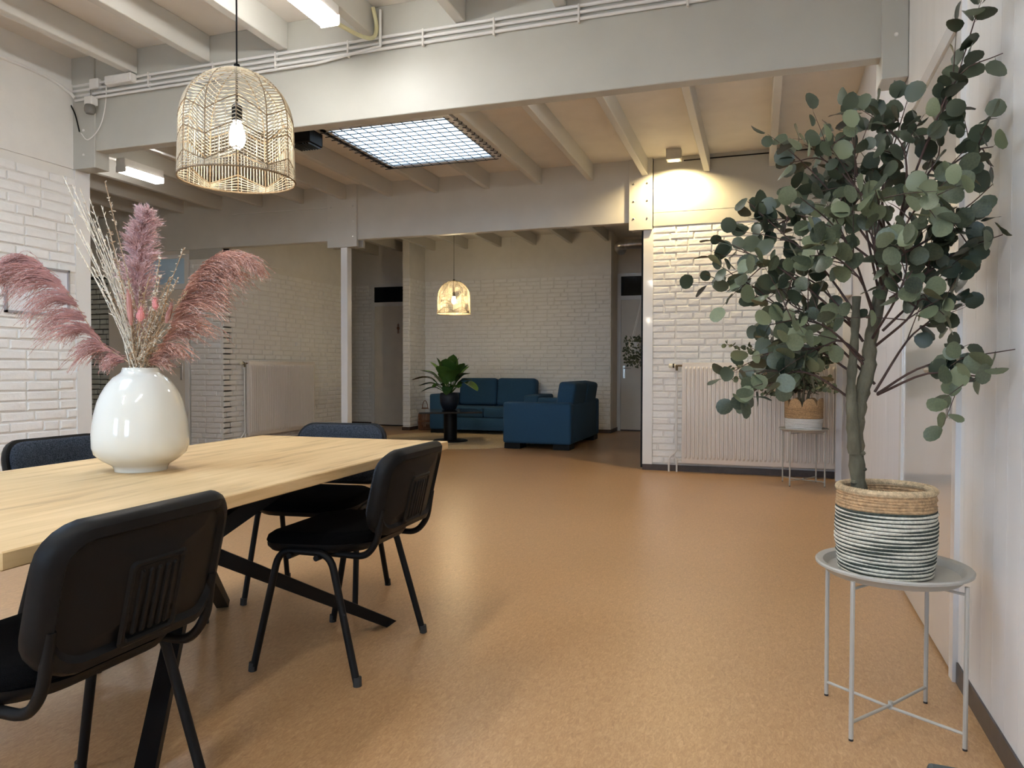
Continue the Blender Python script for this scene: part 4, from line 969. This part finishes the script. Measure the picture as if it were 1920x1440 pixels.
# ------------------------------------------------------------------ scalloped basket and small tree
b2 = thing('scalloped_basket', 'white cotton basket with a scalloped jute top in front of the radiator', 'basket', (TX, TY, TH - .011))
def scb(z): return .150 + .012 * min(1, z / .12)
z0 = TH - .011
for k in range(9): MB().ring((TX, TY, z0 + .006 + .0128 * k), scb(.0128 * k), .0066, 48, 6, .0008, rk).build('white_coil', 'whiterope', b2, smooth=True)
for k in range(9): MB().ring((TX, TY, z0 + .122 + .0112 * k), scb(.12) - .001, .0058, 48, 6, .0008, rk).build('jute_coil', 'raffia', b2, smooth=True)
for k in range(8):
    vs = []; fs = []; a0 = 2 * pi * (k + .32) / 8; w_ = 2 * pi / 8
    for r_ in (scb(.12) + .005, scb(.12) - .006):
        for j in range(11):
            a = a0 + w_ * (j / 10 - .5); h_ = .085 * math.sqrt(max(0, 1 - (2 * j / 10 - 1) ** 2)); base = z0 + .214
            vs += [(TX + r_ * cos(a), TY + r_ * sin(a), base), (TX + r_ * cos(a), TY + r_ * sin(a), base + h_)]
    for o_ in (0, 22):
        for j in range(10): q = o_ + 2 * j; fs.append((q, q + 2, q + 3, q + 1))
    for j in range(10): fs.append((2 * j + 1, 2 * j + 3, 22 + 2 * j + 3, 22 + 2 * j + 1))
    MB().add(vs, fs).build('scallop', 'raffia', b2, smooth=50)
MB().lathe([(.14, 0), (.14, .17), (.01, .17)], 30, (TX, TY, z0 + .004)).build('fill', 'soil', b2)
t2 = thing('small_eucalyptus', 'small leafy artificial tree in the scalloped basket by the radiator', 'plant', (TX, TY, z0 + .175))
rs = random.Random(4)
stems = MB(); tips = []
for k, (dx, dy) in enumerate(((-.02, 0), (.03, .01), (0, -.03))):
    pth = bez([(TX + dx, TY + dy, z0 + .16), (TX + dx * 1.5 - .01, TY + dy, z0 + .30), (TX + dx * 2.4, TY + dy * 2, z0 + .42), (TX + dx * 4 - .03, TY + dy * 3, z0 + .58)], 4)
    MB().tube(pth, [.017, .016, .015, .014, .013, .012, .011, .010, .009, .008, .007, .006, .004], 8).build('trunk', 'bark', t2, smooth=70); tips.append(pth)
fol = MB(); tw = MB()
def small_leaf(p, d, n, s_):
    x = d.cross(n); m_ = Matrix((x, d, n)).transposed().to_4x4(); m_.translation = p; m_ = m_ @ Matrix.Diagonal((s_, s_, s_, 1))
    fol.add([(0, 0, 0), (.38, .25, .05), (.46, .6, .08), (.22, .95, .0), (-.22, .95, 0), (-.46, .6, .08), (-.38, .25, .05)], [(0, 1, 2, 3), (0, 3, 4), (0, 4, 5, 6)], m_)
for k in range(64):
    pth = tips[k % 3]; p = Vector(pth[rs.randrange(5, len(pth))]); th = rs.uniform(0, 2 * pi); L = rs.uniform(.25, .62)
    d = Vector((cos(th) * 1.0 - .55, sin(th) * .5, rs.uniform(-.15, .95))).normalized()
    e = p + d * L
    if e.y > YB - .25: e.y = YB - .25
    if e.x > .62: e.x = .62
    q = bez([p, p.lerp(e, .5) + Vector((0, 0, .03)), e], 5); tw.tube(q, .0022, 4, caps=False)
    for j in range(2, len(q)):
        for h_ in range(4):
            d2 = Vector((rs.gauss(0, 1), rs.gauss(0, 1), rs.gauss(.2, 1))).normalized(); n2 = d2.orthogonal().normalized()
            n2 = (Matrix.Rotation(rs.uniform(0, 6.28), 3, d2) @ n2); small_leaf(q[j] + d2 * .006, d2, n2, rs.uniform(.034, .055))
tw.build('twigs', 'twig', t2); tag(fol.build('foliage', 'leafsm', t2, smooth=60), kind='stuff')

# ------------------------------------------------------------------ sofas
def sofa(lab, x, y, rz, W, D, ah, bh, cw=.18):
    """local: x width, front towards -y, origin at floor centre"""
    t = thing('sofa', lab, 'sofa', (x, y, 0), rz, 'blue two-seat sofas')
    B = lambda mb, n, m='sofa', **k: mb.build(n, m, t, world=False, smooth=45, **k)
    for s in (-1, 1):
        x0, x1 = sorted((s * W / 2, s * (W / 2 - cw))); B(MB().rbox(x0, x1, -D / 2, D / 2, .07, ah, .035, 3), 'armrest')
    B(MB().rbox(-W / 2 + cw, W / 2 - cw, -D / 2 + .02, D / 2 - .12, .07, .27, .015, 2), 'seat_base')
    B(MB().rbox(-W / 2 + .01, W / 2 - .01, D / 2 - .14, D / 2 - .01, .07, ah - .02, .02, 2), 'back_panel')
    n = 2; iw = (W - 2 * cw) / n
    for k in range(n):
        x0 = -W / 2 + cw + k * iw
        B(MB().rbox(x0 + .004, x0 + iw - .004, -D / 2 + .015, D / 2 - .22, .27, .44, .035, 3), 'seat_cushion')
        m_ = Matrix.Translation((x0 + iw / 2, D / 2 - .13, .43)) @ Matrix.Rotation(radians(-9), 4, 'X')
        B(MB().rbox(-iw / 2 + .004, iw / 2 - .004, -.15, .09, .0, bh - .44, .05, 3, m_), 'back_cushion')
    for sx_ in (-1, 1):
        for sy in (-1, 1): B(MB().box(sx_ * (W / 2 - .16) - .14, sx_ * (W / 2 - .16) + .14, sy * (D / 2 - .13) - .11, sy * (D / 2 - .13) + .11, 0, .07), 'foot', 'blackmetal')
    return t
sofa('dark blue two-seat sofa standing against the far brick wall', -4.16, 11.42, 0, 1.86, .90, .645, .90, .25)
sofa('blue sofa seen from its side with its back to the passage', -2.75, 10.13, radians(-90), 1.80, .93, .615, .885)

# rug, coffee table, plant, lantern
rg = thing('round_rug', 'round woven jute rug under the coffee table', 'rug', (-4.25, 10.1, 0))
for k in range(17):
    r1 = 1.28 - .075 * k; r0 = max(.005, r1 - .073)
    MB().lathe([(r0, .0), (r0, .008), ((r0 + r1) / 2, .013), (r1, .008), (r1, 0)], 64, (-4.25, 10.1, 0), cap=False).build('braid', 'jute', rg, smooth=60)
CX, CY, CZ = -4.21, 9.80, .455
ct = thing('coffee_table', 'low dark coffee table with a square top and column base on the rug', 'table', (CX, CY, .012), radians(28))
MB().rbox(-.47, .41, -.44, .44, CZ - .036, CZ - .012, .006, 2).build('tabletop', 'smoke', ct, world=False)
MB().tube([(0, 0, .02), (0, 0, CZ - .036)], .095, 28).build('column', 'blackmetal', ct, world=False, smooth=40)
MB().lathe([(.25, 0), (.25, .012), (.235, .02), (.1, .026), (.01, .026)], 40).build('base', 'blackmetal', ct, world=False, smooth=40)
PX, PY = at(836, 770, 'Z', CZ).x, at(836, 770, 'Z', CZ).y
PX, PY = CX - .06, CY + .10
pt = tag(MB().lathe([(.07, 0), (.10, .015), (.13, .09), (.142, .17), (.135, .235), (.125, .25), (.118, .245), (.125, .16), (.11, .05), (.01, .04)], 32, (PX, PY, CZ)).build('plant_pot', mat('black_ribbed_pot', (.012, .016, .026), .45, noise=20, amt=.2), None, smooth=50), 'round dark blue-black plant pot on the coffee table', 'pot')
hp = thing('leafy_plant', 'broad-leaved green houseplant in the black pot on the coffee table', 'plant', (PX, PY, CZ + .2))
MB().lathe([(.005, .21), (.112, .21), (.112, .2), (.005, .2)], 24, (PX, PY, CZ)).build('soil', 'soil', hp)
rl = random.Random(9)
def blade(o_, tipv, wd, sag):
    """a broad leaf: stalk then pointed blade folded along the midrib"""
    o_ = Vector(o_); tipv = Vector(tipv); mid = o_.lerp(tipv, .5) + Vector((0, 0, sag)); path = bez([o_, mid, tipv], 6); N = len(path); k0 = 4
    mb = MB().tube(path[:k0 + 2], .006, 5); vs = []; fs = []
    for i in range(k0, N):
        s = (i - k0) / (N - 1 - k0); wv = wd * (sin(pi * min(1, s * .92 + .05)) ** .75) * (1 if s < 1 else .03); tan = (path[min(N - 1, i + 1)] - path[i - 1]).normalized()
        sd = tan.cross(Vector((0, 0, 1))); sd = sd.normalized() if sd.length > .05 else Vector((1, 0, 0)); nn = sd.cross(tan)
        vs += [path[i] + sd * wv + nn * wv * .28, path[i] - nn * .0, path[i] - sd * wv + nn * wv * .28]
    for i in range(N - k0 - 1): a = i * 3; fs += [(a, a + 1, a + 4, a + 3), (a + 1, a + 2, a + 5, a + 4)]
    mb.add(vs, fs); return mb
HB = (PX, PY, CZ + .22)
for dx, dy, dz, wd, sg in ((-.42, -.05, .34, .06, .16), (-.52, -.12, .20, .055, .22), (-.40, -.15, .12, .05, .16), (-.34, -.2, .04, .045, .14), (-.15, -.1, .52, .07, .06), (.02, -.18, .50, .085, .10), (.12, .05, .52, .07, .08),
                           (.28, .0, .42, .06, .12), (.34, -.1, .30, .06, .16), (.48, -.2, .06, .075, .24), (.18, -.28, .34, .085, .14), (-.02, -.30, .40, .08, .12), (.22, -.22, .10, .06, .14), (-.2, .2, .42, .06, .1), (.2, .25, .40, .06, .1), (-.12, -.3, .10, .05, .16), (.06, -.26, .0, .05, .2), (-.28, -.02, .46, .06, .12), (.30, .1, .2, .06, .15), (-.1, .1, .45, .07, .08), (.1, -.1, .56, .075, .05), (-.06, -.2, .3, .07, .1), (.26, -.12, .44, .07, .1), (-.3, .15, .25, .06, .12)):
    blade(HB, (HB[0] + dx * 1.08, HB[1] + dy, HB[2] + dz * 1.05), wd * 1.5, sg * .6).build('leaf', 'bigleaf', hp, smooth=80)
LX, LY = at(797, 800, 'Y', YF - .42).x, YF - .42
la = thing('rattan_lantern', 'small brown rattan lantern on the floor beside the far sofa', 'lantern', (LX, LY, 0))
for k in range(30):
    a = 2 * pi * k / 30; mb = MB().tube([(LX + .11 * cos(a), LY + .11 * sin(a), .01), (LX + .118 * cos(a), LY + .118 * sin(a), .15), (LX + .11 * cos(a), LY + .11 * sin(a), .29), (LX + .05 * cos(a), LY + .05 * sin(a), .37)], .0075, 5); mb.build('cane', 'rattan', la)
for z, r in ((.012, .112), (.15, .12), (.29, .112), (.375, .05)): MB().ring((LX, LY, z), r, .008, 28, 6).build('hoop', 'rattan', la)
MB().tube([(LX + .05 * cos(a), LY, .375 + .13 * sin(a) + .0) for a in [pi * k / 10 for k in range(11)]], .006, 6).build('handle', 'rattan', la)
MB().lathe([(.105, .0), (.105, .012)], 24, (LX, LY, 0)).build('base', 'rattan', la)
# duct in the passage
DZ = at(1180, 458, 'Y', 11.6).z; dx0 = at(1160, 458, 'Y', 11.6).x
dc = thing('ventilation_duct', 'silver ventilation duct with an elbow under the passage ceiling', 'duct', (dx0, 11.6, DZ))
MB().tube([(dx0 + .10, 11.6, DZ), (-.99, 11.6, DZ)], .075, 20).build('pipe', 'duct', dc, smooth=40)
MB().tube(arc_path([(dx0 + .12, 11.6, DZ), (dx0 + .02, 11.6, DZ), (dx0 - .02, 11.75, DZ - .03), (dx0 - .02, 11.95, DZ - .03)], .09), .079, 18).build('elbow', 'duct', dc, smooth=40)
MB().tube([(dx0 + .10, 11.6, DZ), (dx0 + .13, 11.6, DZ)], .084, 20).build('collar', 'steel', dc, smooth=40)
# hanging plant in the passage
hx, hy, hz = at(1192, 655, 'Y', 10.4)
hg = thing('hanging_plant', 'trailing green plant in a cord hanger in the passage', 'plant', (hx, hy, hz))
hk = at(1206, 545, 'Y', 10.4); hk.x = min(hk.x, -1.3)
for a in (0, 2.1, 4.2): MB().tube([hk, (hx + .10 * cos(a), hy + .10 * sin(a), hz + .10)], .004, 5).build('cord', 'whiterope', hg)
MB().tube([hk, (hk.x, hk.y, ZJB + .17)], .004, 5).build('cord', 'whiterope', hg)
MB().lathe([(.04, -.05), (.08, -.04), (.10, .04), (.10, .10), (.085, .10), (.01, .09)], 20, (hx, hy, hz)).build('pot', 'wplastic', hg, smooth=50)
fol = MB()
for k in range(420):
    th = rl.uniform(0, 6.28); r = .17 * math.sqrt(rl.random()); p = Vector((hx + r * cos(th), hy + r * sin(th), hz + rl.uniform(-.26, .2) * (1.1 - r * 2.2)))
    d2 = Vector((rl.gauss(0, 1), rl.gauss(0, 1), rl.gauss(-.2, 1))).normalized(); small_leaf(p, d2, d2.orthogonal().normalized(), rl.uniform(.025, .045))
tag(fol.build('foliage', 'trail', hg), kind='stuff')
# framed notice on the left wall
pf = thing('picture_frame', 'silver framed white notice on the left brick wall', 'frame', (XL + .012, 3.7, 1.41))
y0, y1, z0_, z1_ = 3.47, 3.94, 1.41, 1.735
MB().box(XL + .01, XL + .028, y0, y1, z0_, z0_ + .015).box(XL + .01, XL + .028, y0, y1, z1_ - .015, z1_).box(XL + .01, XL + .028, y0, y0 + .015, z0_, z1_).box(XL + .01, XL + .028, y1 - .015, y1, z0_, z1_).build('frame', 'silver', pf)
MB().box(XL + .01, XL + .016, y0 + .015, y1 - .015, z0_ + .015, z1_ - .015).build('sheet', 'paper', pf)
# white wall cabinet on the right wall behind the tree
wc = thing('wall_cabinet', 'small white cabinet on the right wall behind the tree', 'cabinet', (XR(6.9), 6.9, 1.66), RWROT)
MB().rbox(-.09, -.01, -.30, .30, 0, .46, .006, 1).build('body', 'wplastic', wc, world=False)
for a, b in ((-.27, -.02), (.02, .27)): MB().rbox(-.098, -.09, a, b, .03, .43, .004, 1).build('door', 'gloss', wc, world=False)
# dark lid of a box at the very bottom edge, close to the camera
bx = thing('storage_box', 'dark slate storage box at the bottom right edge, close to the camera', 'box', (.287, .90, 0), radians(-4))
MB().rbox(-.088, .088, -.088, .088, 0, .55, .006, 2).build('body', 'bag', bx, world=False)
MB().rbox(-.096, .096, -.096, .096, .55, .575, .006, 2).build('lid', 'bag', bx, world=False)
